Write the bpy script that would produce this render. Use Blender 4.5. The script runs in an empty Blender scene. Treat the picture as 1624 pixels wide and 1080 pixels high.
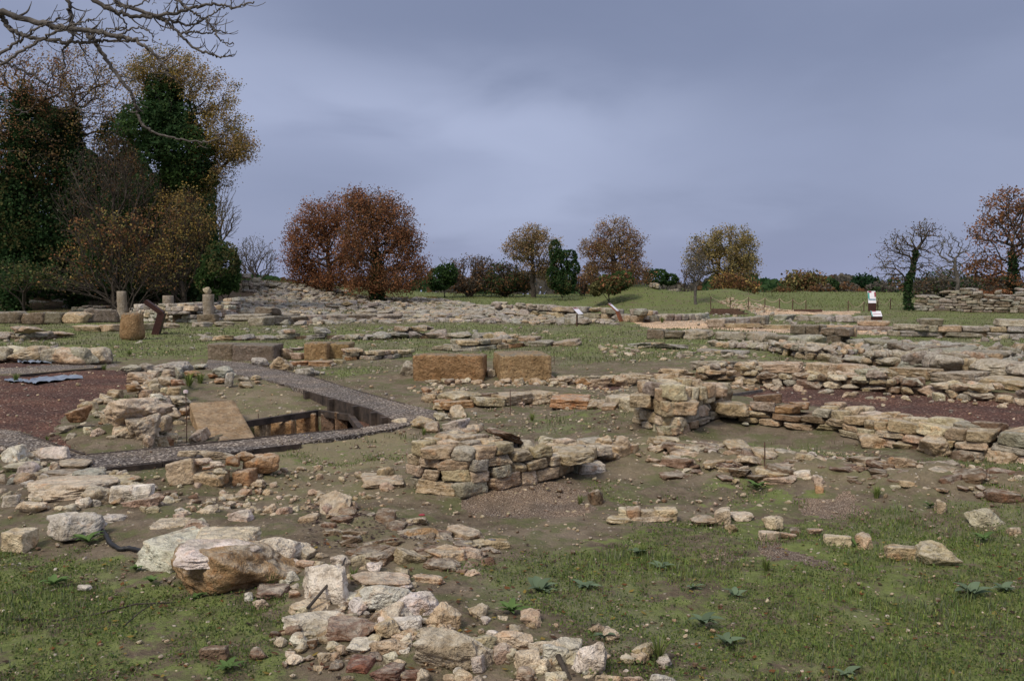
import bpy, math, random
import numpy as np
S = bpy.context.scene
R = math.radians
# ---------------------------------------------------------------- camera
PITCH = R(2.85); CAMH = 1.65; FP = 1406.0
cam = bpy.data.cameras.new('camera'); camo = bpy.data.objects.new('camera', cam)
S.collection.objects.link(camo); S.camera = camo
camo.location = (0, 0, CAMH); camo.rotation_euler = (R(90) - PITCH, 0, 0)
cam.sensor_width = 36; cam.lens = FP / 1624 * 36; cam.clip_start = 0.1; cam.clip_end = 4000
# ---------------------------------------------------------------- world: overcast evening-grey sky
SUN_EL, SUN_AZ = R(48), R(215)          # azimuth measured clockwise from +Y
W = bpy.data.worlds.new('World'); S.world = W; W.use_nodes = True
nt = W.node_tree; nt.nodes.clear()
def N(t, nt=nt, **k):
    n = nt.nodes.new(t)
    for a, b in k.items(): setattr(n, a, b)
    return n
def mixc(nt, f, a, b, bt='MIX'):
    m = nt.nodes.new('ShaderNodeMix'); m.data_type = 'RGBA'; m.blend_type = bt
    for s, v in ((m.inputs[0], f), (m.inputs[6], a), (m.inputs[7], b)):
        if isinstance(v, (int, float)): s.default_value = v
        elif isinstance(v, tuple): s.default_value = (v + (1,))[:4]
        else: nt.links.new(v, s)
    return m.outputs[2]
def mth(nt, op, a, b=0.0, c=0.0, clamp=False):
    m = nt.nodes.new('ShaderNodeMath'); m.operation = op; m.use_clamp = clamp
    for s, v in zip(m.inputs, (a, b, c)):
        if isinstance(v, (int, float)): s.default_value = v
        else: nt.links.new(v, s)
    return m.outputs[0]
def maprange(nt, v, a, b, c=0.0, d=1.0, smooth=True):
    m = nt.nodes.new('ShaderNodeMapRange'); m.interpolation_type = 'SMOOTHSTEP' if smooth else 'LINEAR'
    nt.links.new(v, m.inputs[0])
    for i, x in enumerate((a, b, c, d)): m.inputs[i + 1].default_value = x
    return m.outputs[0]
def noise(nt, vec, scale, detail=4, rough=.55, dist=0.0):
    n = nt.nodes.new('ShaderNodeTexNoise'); n.inputs['Scale'].default_value = scale
    n.inputs['Detail'].default_value = detail; n.inputs['Roughness'].default_value = rough
    n.inputs['Distortion'].default_value = dist
    if vec is not None: nt.links.new(vec, n.inputs['Vector'])
    return n.outputs['Fac']
tc = N('ShaderNodeTexCoord'); D = tc.outputs['Generated']
sep = N('ShaderNodeSeparateXYZ'); nt.links.new(D, sep.inputs[0])
zz = mth(nt, 'ADD', mth(nt, 'MAXIMUM', sep.outputs[2], 0.0), 0.22)
cx = N('ShaderNodeCombineXYZ')
nt.links.new(mth(nt, 'DIVIDE', sep.outputs[0], zz), cx.inputs[0])
nt.links.new(mth(nt, 'DIVIDE', sep.outputs[1], zz), cx.inputs[1])
n1 = noise(nt, cx.outputs[0], .8, 4, .45, .3)
n2 = noise(nt, cx.outputs[0], 1.9, 4, .5, .3)
def spot(px, py, r0, r1, wob=.10):
    v = np.array([(px - 812) / FP, 1, (470 - py) / FP]); v /= np.linalg.norm(v)
    add = N('ShaderNodeVectorMath', operation='SUBTRACT'); nt.links.new(D, add.inputs[0]); add.inputs[1].default_value = tuple(v)
    sc = N('ShaderNodeVectorMath', operation='MULTIPLY'); nt.links.new(add.outputs[0], sc.inputs[0]); sc.inputs[1].default_value = (1, 1, 2.6)
    ln = N('ShaderNodeVectorMath', operation='LENGTH'); nt.links.new(sc.outputs[0], ln.inputs[0])
    l = mth(nt, 'ADD', ln.outputs['Value'], mth(nt, 'MULTIPLY', mth(nt, 'SUBTRACT', n2, .5), wob * 6))
    return maprange(nt, l, r0, r1, 1, 0)
slate = (.138, .165, .255); pale = (.300, .338, .470)
col = mixc(nt, maprange(nt, n1, .30, .70), (.180, .208, .305), (.225, .255, .365))
for (sx, sy, r0, r1, wb, k, cc) in ((430, 120, .04, .34, .09, .60, pale), (720, 190, .06, .48, .09, .80, pale), (960, 260, .04, .34, .07, .35, pale), (700, -10, .08, .40, .055, .85, slate), (1020, 10, .04, .38, .05, .60, slate),
    (1480, 30, .08, .50, .10, .60, slate), (1560, 210, .05, .30, .08, .25, pale), (540, 285, .03, .24, .07, .55, (.158, .185, .285)), (1250, 330, .05, .36, .05, .30, (.165, .19, .295)), (760, 350, .03, .20, .05, .45, pale)):
    col = mixc(nt, mth(nt, 'MULTIPLY', spot(sx, sy, r0, r1, wb), k), col, cc)
low = maprange(nt, sep.outputs[2], .0, .10, 1, 0)
col = mixc(nt, mth(nt, 'MULTIPLY', low, .55), col, (.205, .225, .345))
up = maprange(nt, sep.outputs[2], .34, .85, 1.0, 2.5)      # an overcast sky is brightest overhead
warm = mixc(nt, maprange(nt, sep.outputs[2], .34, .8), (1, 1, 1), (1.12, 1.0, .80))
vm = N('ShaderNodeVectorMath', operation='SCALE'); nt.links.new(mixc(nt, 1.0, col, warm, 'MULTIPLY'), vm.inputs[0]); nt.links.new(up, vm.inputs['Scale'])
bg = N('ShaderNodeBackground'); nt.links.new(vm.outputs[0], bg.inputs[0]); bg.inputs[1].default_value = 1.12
sky = N('ShaderNodeTexSky', sky_type='NISHITA', sun_disc=False); sky.sun_elevation = SUN_EL; sky.sun_rotation = SUN_AZ; sky.dust_density = 4
bg2 = N('ShaderNodeBackground'); nt.links.new(sky.outputs[0], bg2.inputs[0]); bg2.inputs[1].default_value = .006
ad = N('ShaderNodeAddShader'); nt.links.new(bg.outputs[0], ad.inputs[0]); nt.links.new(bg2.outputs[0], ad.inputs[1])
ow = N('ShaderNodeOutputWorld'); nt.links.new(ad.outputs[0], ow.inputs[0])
# ---------------------------------------------------------------- sun behind thin cloud
sl = bpy.data.lights.new('sun', 'SUN'); sl.energy = 2.2; sl.angle = R(16); sl.color = (1, .90, .74)
so = bpy.data.objects.new('sun', sl); S.collection.objects.link(so)
so.rotation_euler = (R(90) - SUN_EL, 0, -SUN_AZ + R(180))
S.view_settings.view_transform = 'Standard'; S.view_settings.look = 'None'
S.view_settings.exposure = .30; S.view_settings.gamma = 1
S.cycles.max_bounces = 5; S.cycles.diffuse_bounces = 3; S.cycles.transparent_max_bounces = 6
# ---------------------------------------------------------------- maths helpers
rng = np.random.RandomState(7)
def hash3(ix, iy, iz):
    h = (ix * 374761393 + iy * 668265263 + iz * 2147483647 * 7 + 1013904223) & 0xffffffff
    h = ((h ^ (h >> 13)) * 1274126177) & 0xffffffff
    h = ((h ^ (h >> 16)) * 2246822519) & 0xffffffff
    return ((h ^ (h >> 15)) & 0xffffff) / float(0xffffff) * 2 - 1
def vnoise(p):
    p = np.asarray(p, float); i = np.floor(p).astype(np.int64); f = p - i; f = f * f * (3 - 2 * f)
    if p.shape[-1] == 2:
        z = np.zeros(p.shape[:-1], np.int64)
        a = hash3(i[..., 0], i[..., 1], z); b = hash3(i[..., 0] + 1, i[..., 1], z)
        c = hash3(i[..., 0], i[..., 1] + 1, z); d = hash3(i[..., 0] + 1, i[..., 1] + 1, z)
        return (a * (1 - f[..., 0]) + b * f[..., 0]) * (1 - f[..., 1]) + (c * (1 - f[..., 0]) + d * f[..., 0]) * f[..., 1]
    r = 0
    for dx in (0, 1):
        for dy in (0, 1):
            for dz in (0, 1):
                w = (f[..., 0] if dx else 1 - f[..., 0]) * (f[..., 1] if dy else 1 - f[..., 1]) * (f[..., 2] if dz else 1 - f[..., 2])
                r = r + w * hash3(i[..., 0] + dx, i[..., 1] + dy, i[..., 2] + dz)
    return r
def fbm(p, o=4, g=.5):
    r = 0; a = 1; p = np.asarray(p, float)
    for k in range(o): r = r + a * vnoise(p * 2.03 ** k + 17.3 * k); a *= g
    return r
def sstep(x, a, b):
    t = np.clip((x - a) / (b - a), 0, 1); return t * t * (3 - 2 * t)
def ray(px, py):
    cp, sp = math.cos(PITCH), math.sin(PITCH)
    a = (px - 812) / FP; b = -(py - 540) / FP
    return np.array([a, cp + b * sp, -sp + b * cp])
def Pz(px, py, z=0.0):
    d = ray(px, py); t = (z - CAMH) / d[2]; return np.array([d[0] * t, d[1] * t, z])
def Pd(px, py, Y):
    d = ray(px, py); t = Y / d[1]; return np.array([d[0] * t, Y, CAMH + d[2] * t])
def polyz(pts, z=0.0): return np.array([Pz(x, y, z)[:2] for x, y in pts])
def polyg(pts): return np.array([(P(x, y) if y < 575 else Pz(x, y))[:2] for x, y in pts])
def sd_poly(x, y, poly):
    """signed distance, negative inside"""
    d = np.full(x.shape, 1e18); inside = np.zeros(x.shape, bool); n = len(poly)
    for k in range(n):
        a = poly[k]; b = poly[(k + 1) % n]; e = b - a
        wx = x - a[0]; wy = y - a[1]
        t = np.clip((wx * e[0] + wy * e[1]) / max(e @ e, 1e-12), 0, 1)
        d = np.minimum(d, (wx - t * e[0]) ** 2 + (wy - t * e[1]) ** 2)
        c = ((a[1] > y) != (b[1] > y)) & (x < (b[0] - a[0]) * (y - a[1]) / ((b[1] - a[1]) if b[1] != a[1] else 1e-9) + a[0])
        inside ^= c
    d = np.sqrt(d); return np.where(inside, -d, d)
def d_line(x, y, pl):
    d = np.full(x.shape, 1e18)
    for k in range(len(pl) - 1):
        a = pl[k]; e = pl[k + 1] - a; wx = x - a[0]; wy = y - a[1]
        t = np.clip((wx * e[0] + wy * e[1]) / max(e @ e, 1e-12), 0, 1)
        d = np.minimum(d, (wx - t * e[0]) ** 2 + (wy - t * e[1]) ** 2)
    return np.sqrt(d)
# ---------------------------------------------------------------- terrain shape
PIT_SOIL = polyz([(262, 712), (395, 703), (480, 690), (622, 668), (590, 648), (513, 625), (436, 603), (380, 596), (330, 606), (285, 640)])
PIT_DEEP = polyz([(330, 702), (392, 668), (505, 650), (556, 656), (572, 680), (400, 708)], -.15)
PATH_A = [(-60, 692), (0, 705), (90, 722), (154, 742), (257, 731), (400, 712), (476, 703), (613, 681), (690, 664),
          (627, 666), (619, 671), (572, 678), (471, 687), (295, 705), (134, 720), (31, 684), (-60, 672)]
PATH_B = [(330, 570), (400, 576), (417, 581), (495, 597), (564, 618), (642, 640), (694, 652), (690, 664), (627, 666), (590, 650), (513, 627), (435, 605), (373, 593), (325, 582)]
RIDGES = [  # polyline in pixels, half width m, height m
    ([(640, 765), (690, 770), (750, 775), (820, 762)], .55, .10),
    ([(270, 765), (350, 765), (430, 760)], .35, .10),
    ([(1010, 668), (1060, 685), (1110, 670)], .8, .20),
    ([(1140, 650), (1236, 668), (1312, 676), (1400, 690), (1624, 720), (1750, 730)], .9, .20),
    ([(1000, 725), (1100, 735), (1250, 755), (1400, 775), (1624, 795), (1800, 810)], .75, .16),
    ([(90, 700), (160, 695), (250, 690), (330, 640), (280, 600)], .6, .14),
    ([(740, 640), (830, 625), (980, 635)], .9, .14),
    ([(630, 598), (870, 600)], .9, .12),
    ([(540, 830), (640, 865), (740, 880)], .55, .07),
    ([(0, 740), (120, 770), (330, 850), (560, 950), (720, 1000), (900, 1040), (1050, 1100)], .55, .07),
    ([(1110, 590), (1300, 600), (1624, 628), (1750, 640)], 1.4, .18),
]
RIDGES = [(polyz(a), b, c) for a, b, c in RIDGES]
def hgt(x, y, micro=False):
    x = np.asarray(x, float); y = np.asarray(y, float)
    z = np.interp(y, [-60, 25, 48, 70, 100, 130, 300, 1500], [0, 0, .30, .65, 1.75, 1.9, .8, -14])
    z = z + np.exp(-((x - 10.2) / 3.6) ** 2 - ((y - 75) / 6) ** 2) * 1.75
    z = z + np.exp(-((x - 17.6) / 4.2) ** 2 - ((y - 73) / 6) ** 2) * 1.35
    z = z + (1 / (1 + np.exp((x + 17) / 3.2))) * sstep(y, 54, 80) * 1.5 * (1 - .8 * sstep(y, 120, 200))
    z = z + np.exp(-((x + 22) / 6) ** 2 - ((y - 80) / 7) ** 2) * .9
    z = z + (1 / (1 + np.exp(-(x - 26) / 3))) * sstep(y, 52, 64) * .35
    P2 = np.stack([x, y], -1)
    z = z + .035 * fbm(P2 * .5, 3) * sstep(np.hypot(x, y), 2, 9) + .10 * fbm(P2 * .11 + 5, 2) * sstep(y, 28, 60)
    for pl, w, h in RIDGES:
        dl = d_line(x, y, pl); z = z + h * np.exp(-(dl / w) ** 2)
    # level ground under the paths
    for pg, zz in ((PA, 0.0), (PB, 0.0)):
        s = sd_poly(x, y, pg); t = 1 - sstep(s, .05, .5); z = z * (1 - t) + zz * t
    s = sd_poly(x, y, PIT_SOIL) - .17; t = 1 - sstep(s, -.10, .06); z = z * (1 - t) + (-.17 * (1 - sstep(y, 13.2, 16.5)) + .02 * sstep(y, 13.2, 16.5)) * t
    s = sd_poly(x, y, PIT_DEEP); t = 1 - sstep(s, -.05, .02); z = z * (1 - t) + (-.80) * t
    if micro:
        r = np.hypot(x, y); near = 1 - sstep(r, 18, 60)
        z = z + near * (.016 * fbm(P2 * 3.1, 3) + .007 * fbm(P2 * 13 + 3, 3)) + (1 - near) * .05 * fbm(P2 * .9, 3)
        t = OUTC(x, y); z = z + t * (.03 * np.abs(fbm(P2 * 5 + 9, 3)) + .04 * np.round(fbm(P2 * np.array([2.2, 4.]), 2) * 2) / 2)
    return z
PA = polyz(PATH_A, .04); PB = polyz(PATH_B, .04)
OUT = polyz([(1000, 712), (1180, 722), (1420, 755), (1624, 775), (1800, 790), (1800, 850), (1624, 815), (1430, 795), (1300, 785), (1180, 765), (1050, 765), (960, 760)])
OUT2 = polyz([(520, 845), (600, 835), (700, 845), (790, 880), (760, 910), (650, 920), (560, 900)])
def OUTC(x, y): return np.maximum(1 - sstep(sd_poly(x, y, OUT), -.3, .2), .6 * (1 - sstep(sd_poly(x, y, OUT2), -.2, .2)))
_T = 2.0 * 1.012 ** np.arange(0, 480)
def P(px, py, lift=0.0):
    """where the photo ray (px,py) first meets the ground (raised by lift)"""
    d = ray(px, py); q = d[None, :] * _T[:, None]; q[:, 2] += CAMH
    g = hgt(q[:, 0], q[:, 1]) + lift; k = np.argmax(q[:, 2] < g)
    if k == 0: return q[-1]
    a, b = q[k - 1], q[k]; fa = a[2] - g[k - 1]; fb = b[2] - g[k]; t = fa / (fa - fb); return a + (b - a) * t
def H1(x, y): return float(hgt(np.array([x]), np.array([y]))[0])
# ---------------------------------------------------------------- mesh + bookkeeping helpers
COL = S.collection; WL = {}          # WL: world position of every object
def tag(o, label=None, cat=None, group=None, kind=None):
    if label: o['label'] = label
    if cat: o['category'] = cat
    if group: o['group'] = group
    if kind: o['kind'] = kind
    return o
def empty(name, loc, label=None, cat=None, group=None, rz=0):
    o = bpy.data.objects.new(name, None); COL.objects.link(o); o.location = tuple(loc); WL[o.name] = np.array(loc, float)
    o.empty_display_size = .2; return tag(o, label, cat, group)
def mesh_np(name, V, F, mat, parent=None, loc=None, tint=None, smooth=True, attr='tint'):
    """V (n,3) world coords, F (m,k) ints; the object sits at loc (world), under parent"""
    V = np.asarray(V, np.float32); F = np.asarray(F, np.int32)
    me = bpy.data.meshes.new(name); k = F.shape[1]
    base = np.zeros(3) if loc is None else np.asarray(loc, float)
    me.vertices.add(len(V)); me.vertices.foreach_set('co', (V - base).astype(np.float32).ravel())
    me.loops.add(F.size); me.loops.foreach_set('vertex_index', F.ravel())
    me.polygons.add(len(F)); me.polygons.foreach_set('loop_start', np.arange(0, F.size, k, dtype=np.int32))
    me.polygons.foreach_set('loop_total', np.full(len(F), k, np.int32))
    me.update(calc_edges=True)
    me.polygons.foreach_set('use_smooth', np.full(len(F), bool(smooth)))
    if tint is not None:
        a = me.attributes.new(attr, 'FLOAT_COLOR', 'POINT'); t = np.asarray(tint, np.float32)
        if t.ndim == 1: t = np.tile(t, (len(V), 1))
        if t.shape[1] == 3: t = np.concatenate([t, np.ones((len(t), 1), np.float32)], 1)
        a.data.foreach_set('color', t.ravel())
    me.validate()
    o = bpy.data.objects.new(name, me); COL.objects.link(o)
    if mat: me.materials.append(mat)
    WL[o.name] = base
    if parent is not None: o.parent = parent; base = base - WL[parent.name]
    o.location = tuple(base); return o
class Buf:
    def __init__(s): s.V = []; s.F = []; s.T = []; s.n = 0
    def add(s, V, F, t=None):
        V = np.asarray(V, float); s.V.append(V); s.F.append(np.asarray(F, int) + s.n); s.n += len(V)
        s.T.append(np.tile(np.asarray(t if t is not None else (.3, .3, .3), float), (len(V), 1)) if np.ndim(t) != 2 else t); return s
    def box(s, c, size, rz=0, t=None, rx=0, ry=0):
        V = np.array([[i, j, k] for i in (-.5, .5) for j in (-.5, .5) for k in (-.5, .5)]) * np.array(size)
        V = V @ rot(rx, ry, rz).T + np.array(c)
        F = np.array([[0, 1, 3, 2], [4, 6, 7, 5], [0, 4, 5, 1], [2, 3, 7, 6], [0, 2, 6, 4], [1, 5, 7, 3]]); return s.add(V, F, t)
    def tube(s, pts, rad, n=6, t=None):
        pts = np.asarray(pts, float); rad = np.broadcast_to(np.asarray(rad, float), (len(pts),))
        T = np.gradient(pts, axis=0); T /= np.linalg.norm(T, axis=1)[:, None] + 1e-9
        up = np.array([0.13, .21, 1.0]); A = np.cross(T, up); A /= np.linalg.norm(A, axis=1)[:, None] + 1e-9; B = np.cross(T, A)
        an = np.arange(n) * 2 * math.pi / n
        V = pts[:, None, :] + rad[:, None, None] * (np.cos(an)[None, :, None] * A[:, None, :] + np.sin(an)[None, :, None] * B[:, None, :])
        V = V.reshape(-1, 3); F = []
        for i in range(len(pts) - 1):
            for k in range(n): F.append([i * n + k, i * n + (k + 1) % n, (i + 1) * n + (k + 1) % n, (i + 1) * n + k])
        o = s.n; s.add(V, np.array(F), t)
        if n >= 4 and n % 2 == 0:
            for base in (0, (len(pts) - 1) * n):
                for k in range(1, n - 2, 2): s.F.append(np.array([[base, base + k, base + k + 1, base + k + 2]]) + o)
        return s
    def build(s, name, mat, parent=None, loc=None, smooth=True):
        V = np.vstack(s.V); F = np.vstack(s.F)
        if loc is None: loc = V.mean(0) if parent is not None else None
        return mesh_np(name, V, F, mat, parent, loc, np.vstack(s.T), smooth)
def rot(rx=0, ry=0, rz=0):
    cx_, sx, cy, sy, cz, sz = math.cos(rx), math.sin(rx), math.cos(ry), math.sin(ry), math.cos(rz), math.sin(rz)
    X = np.array([[1, 0, 0], [0, cx_, -sx], [0, sx, cx_]]); Y = np.array([[cy, 0, sy], [0, 1, 0], [-sy, 0, cy]]); Z = np.array([[cz, -sz, 0], [sz, cz, 0], [0, 0, 1]])
    return Z @ Y @ X
# ---------------------------------------------------------------- materials
def newmat(name, rough=.9, spec=.25):
    m = bpy.data.materials.new(name); m.use_nodes = True; t = m.node_tree; b = t.nodes['Principled BSDF']
    b.inputs['Roughness'].default_value = rough; b.inputs['Specular IOR Level'].default_value = spec; return m, t, b
def bump(t, b, h, strength, dist):
    n = t.nodes.new('ShaderNodeBump'); n.inputs['Strength'].default_value = strength; n.inputs['Distance'].default_value = dist
    t.links.new(h, n.inputs['Height']); t.links.new(n.outputs[0], b.inputs['Normal']); return n
def pos(t): return t.nodes.new('ShaderNodeNewGeometry').outputs['Position']
def attr(t, name='tint'):
    a = t.nodes.new('ShaderNodeAttribute'); a.attribute_name = name; return a
def stone_mat(name, lich=.6, porous=0.0, rust=.5, LC0=(.31, .29, .24), LC1=(.66, .605, .49), FAC=True):
    m, t, b = newmat(name, .92, .2); p = pos(t); a = attr(t).outputs['Color']
    na = noise(t, p, 4.5, 5, .6); nb = noise(t, p, 19, 5, .65); nc = noise(t, p, 75, 3, .6); nd = noise(t, p, 9.0, 4, .6, .6)
    c = mixc(t, maprange(t, na, .30, .72), mixc(t, 1.0, a, (.72, .66, .58), 'MULTIPLY'), mixc(t, 1.0, a, (1.22, 1.2, 1.2), 'MULTIPLY'))
    c = mixc(t, mth(t, 'MULTIPLY', maprange(t, nd, .54, .70), rust), c, mixc(t, 1.0, a, (1.0, .62, .36), 'MULTIPLY'))
    c = mixc(t, mth(t, 'MULTIPLY', maprange(t, nb, .34, .60, 1, 0), .6), c, mixc(t, 1.0, c, (.52, .47, .42), 'MULTIPLY'))
    g = t.nodes.new('ShaderNodeNewGeometry'); s = t.nodes.new('ShaderNodeSeparateXYZ'); t.links.new(g.outputs['Normal'], s.inputs[0])
    top = mth(t, 'MULTIPLY', maprange(t, s.outputs[2], .25, .8), maprange(t, noise(t, p, 7, 5, .7), .38, .60))
    c = mixc(t, mth(t, 'MULTIPLY', top, lich), c, mixc(t, maprange(t, nb, .35, .65), LC0, LC1))
    blk = maprange(t, noise(t, p, 33, 4, .7), .60, .72)
    c = mixc(t, mth(t, 'MULTIPLY', blk, .55), c, (.07, .06, .05))
    t.links.new(c, b.inputs['Base Color'])
    def facet(sc):
        v = t.nodes.new('ShaderNodeTexVoronoi'); v.inputs['Scale'].default_value = sc; t.links.new(p, v.inputs['Vector'])
        q = t.nodes.new('ShaderNodeVectorMath'); q.operation = 'SUBTRACT'; t.links.new(p, q.inputs[0]); t.links.new(v.outputs['Position'], q.inputs[1])
        c_ = t.nodes.new('ShaderNodeVectorMath'); c_.operation = 'SUBTRACT'; t.links.new(v.outputs['Color'], c_.inputs[0]); c_.inputs[1].default_value = (.5, .5, .5)
        dd = t.nodes.new('ShaderNodeVectorMath'); dd.operation = 'DOT_PRODUCT'; t.links.new(q.outputs[0], dd.inputs[0]); t.links.new(c_.outputs[0], dd.inputs[1]); return mth(t, 'MULTIPLY', dd.outputs['Value'], sc)
    fc = mth(t, 'ADD', mth(t, 'MULTIPLY', facet(7), 1.5), mth(t, 'MULTIPLY', facet(19), .55)) if FAC else 0.0
    h = mth(t, 'ADD', mth(t, 'MULTIPLY', nb, 1.0), mth(t, 'MULTIPLY', nc, .35)); h = mth(t, 'ADD', mth(t, 'ADD', h, mth(t, 'MULTIPLY', nd, 1.2)), fc)
    if porous:
        v = t.nodes.new('ShaderNodeTexVoronoi'); v.inputs['Scale'].default_value = 22; t.links.new(p, v.inputs['Vector'])
        pit = maprange(t, v.outputs['Distance'], .05, .32); h = mth(t, 'ADD', h, mth(t, 'MULTIPLY', pit, porous))
        c2 = mixc(t, mth(t, 'MULTIPLY', mth(t, 'SUBTRACT', 1.0, pit), .5), c, (.08, .05, .03)); t.links.new(c2, b.inputs['Base Color'])
    bump(t, b, h, 1.0, .045); return m
M_STONE = stone_mat('limestone'); M_FAR = stone_mat('weathered_limestone', .75, 0, .4, (.21, .205, .175), (.46, .44, .385)); M_TUFF = stone_mat('porous_tufa', .9, .55, .3, (.13, .125, .10), (.26, .25, .21), False)
M_CLEAN = stone_mat('smooth_block', .15, 0, .25, FAC=False)
def ground_mat():
    m, t, b = newmat('soil_and_turf', .95, .15); p = pos(t); a = attr(t, 'cover').outputs['Color']
    s = t.nodes.new('ShaderNodeSeparateColor'); t.links.new(a, s.inputs[0])
    n0 = noise(t, p, 1.3, 6, .65); n1_ = noise(t, p, 7, 6, .7); n2_ = noise(t, p, 34, 4, .7); n3 = noise(t, p, 130, 3, .6)
    soil = mixc(t, maprange(t, n1_, .30, .70), (.095, .073, .050), (.195, .155, .108))
    soil = mixc(t, maprange(t, n0, .42, .70), soil, (.225, .182, .132))
    soil = mixc(t, mth(t, 'MULTIPLY', maprange(t, n2_, .58, .72), .7), soil, (.36, .29, .21))
    soil = mixc(t, mth(t, 'MULTIPLY', maprange(t, n2_, .44, .30), .6), soil, (.055, .040, .028))
    v = t.nodes.new('ShaderNodeTexVoronoi'); v.inputs['Scale'].default_value = 26; t.links.new(p, v.inputs['Vector'])
    vs = t.nodes.new('ShaderNodeSeparateColor'); t.links.new(v.outputs['Color'], vs.inputs[0])
    peb = mth(t, 'MULTIPLY', maprange(t, v.outputs['Distance'], .34, .22, 0, 1), maprange(t, vs.outputs[0], .84, .9))
    soil = mixc(t, mth(t, 'MULTIPLY', maprange(t, noise(t, p, 2.7, 7, .75), .45, .60), .72), soil, (.105, .120, .046))
    sand = mixc(t, n2_, (.23, .195, .105), (.36, .31, .18))
    c = mixc(t, s.outputs[1], soil, sand)
    lit = mixc(t, maprange(t, n2_, .40, .62), (.10, .060, .038), (.19, .125, .085)); c = mixc(t, s.outputs[2], c, lit)
    gg = mth(t, 'ADD', s.outputs[0], mth(t, 'MULTIPLY', mth(t, 'SUBTRACT', n1_, .5), 2.3)); gg = mth(t, 'ADD', gg, mth(t, 'MULTIPLY', mth(t, 'SUBTRACT', n0, .5), 2.0))
    gf = mth(t, 'MULTIPLY', maprange(t, gg, .46, .80), mth(t, 'MULTIPLY', maprange(t, s.outputs[0], .02, .2), .93))
    grass = mixc(t, maprange(t, n1_, .3, .7), (.085, .112, .032), (.175, .210, .066)); grass = mixc(t, mth(t, 'MULTIPLY', maprange(t, n2_, .5, .7), .6), grass, (.20, .21, .10))
    dry = mixc(t, maprange(t, noise(t, p, .35, 4, .6), .45, .62), grass, mixc(t, n2_, (.115, .12, .060), (.21, .205, .125)))
    br = a_alpha = t.nodes.new('ShaderNodeAttribute'); br.attribute_name = 'cover'
    grass = mixc(t, br.outputs['Alpha'], dry, mixc(t, maprange(t, n1_, .35, .65), mixc(t, n0, (.10, .115, .040), (.070, .105, .028)), (.150, .180, .060)))
    c = mixc(t, gf, c, grass)
    c = mixc(t, mth(t, 'MULTIPLY', peb, .8), c, mixc(t, vs.outputs[1], (.26, .19, .13), (.55, .49, .41)))
    t.links.new(c, b.inputs['Base Color'])
    h = mth(t, 'ADD', n1_, mth(t, 'MULTIPLY', n2_, .45)); h = mth(t, 'ADD', h, mth(t, 'MULTIPLY', n3, .18)); h = mth(t, 'ADD', h, mth(t, 'MULTIPLY', peb, .35))
    bump(t, b, h, .9, .05); return m
M_GROUND = ground_mat()
def gravel_mat(name, c0, c1, c2, scale, white=.93):
    m, t, b = newmat(name, .9, .2); p = pos(t)
    v = t.nodes.new('ShaderNodeTexVoronoi'); v.inputs['Scale'].default_value = scale; t.links.new(p, v.inputs['Vector'])
    vs = t.nodes.new('ShaderNodeSeparateColor'); t.links.new(v.outputs['Color'], vs.inputs[0])
    c = mixc(t, vs.outputs[0], c0, c1); c = mixc(t, maprange(t, vs.outputs[1], white, white + .03), c, c2)
    c = mixc(t, maprange(t, v.outputs['Distance'], .35, .75), c, mixc(t, 1., c, (.35, .33, .32), 'MULTIPLY'))
    c = mixc(t, mth(t, 'MULTIPLY', maprange(t, noise(t, p, .9, 5, .6), .42, .62), .8), c, mixc(t, 1., c, (1.6, 1.5, 1.35), 'MULTIPLY'))
    c = mixc(t, mth(t, 'MULTIPLY', maprange(t, noise(t, p, 2.3, 6, .7), .52, .66), .5), c, (.11, .085, .06)); t.links.new(c, b.inputs['Base Color']); bump(t, b, mth(t, 'SUBTRACT', 1., v.outputs['Distance']), .9, .02); return m
M_RED = gravel_mat('red_brown_gravel', (.060, .030, .022), (.150, .080, .062), (.3, .22, .18), 38)
M_GREY = gravel_mat('grey_gravel', (.085, .072, .065), (.20, .175, .155), (.42, .38, .34), 42, .8)
M_SAND = gravel_mat('ochre_gravel', (.42, .29, .18), (.62, .48, .34), (.7, .6, .5), 20, .9)
M_FINE = gravel_mat('fine_pinkish_gravel', (.19, .145, .11), (.30, .235, .18), (.42, .36, .30), 95, .9)
def simple(name, c0, c1, scale=8, rough=.85, bs=.4, bd=.01, stretch=None, tintmix=False, spec=.3):
    m, t, b = newmat(name, rough, spec); p = pos(t)
    if stretch:
        mp = t.nodes.new('ShaderNodeMapping'); mp.inputs['Scale'].default_value = stretch
        tcn = t.nodes.new('ShaderNodeTexCoord'); t.links.new(tcn.outputs['Object'], mp.inputs[0]); p = mp.outputs[0]
    n = noise(t, p, scale, 6, .65); c = mixc(t, maprange(t, n, .3, .7), c0, c1); t.links.new(c, b.inputs['Base Color']); bump(t, b, n, bs, bd); return m
M_TIMBER = simple('old_dark_timber', (.022, .017, .014), (.085, .062, .048), 6, .8, .6, .02)
M_EARTH = simple('bare_earth', (.07, .047, .030), (.19, .135, .09), 9, .95, .9, .05, spec=.1)
M_CORTEN = simple('rusted_steel', (.030, .011, .009), (.060, .022, .015), 14, .6, .2, .003)
M_CORTEN2 = simple('orange_rusted_steel', (.12, .040, .018), (.24, .085, .035), 14, .6, .2, .003)
M_PANEL = simple('white_panel', (.62, .62, .68), (.74, .73, .78), 3, .35, .02, .001)
M_INKR = simple('printed_dark_red', (.22, .03, .06), (.30, .05, .08), 9, .4, .0, .001)
M_INKB = simple('printed_blue_grey', (.12, .20, .28), (.25, .36, .42), 9, .4, .0, .001)
M_TEAL = simple('printed_teal', (.03, .25, .22), (.05, .32, .28), 9, .4, .0, .001)
M_IRON = simple('rusty_iron', (.035, .020, .014), (.10, .050, .030), 30, .7, .3, .002)
M_ROPE = simple('hemp_rope', (.32, .25, .17), (.48, .40, .30), 60, .9, .5, .003)
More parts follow.
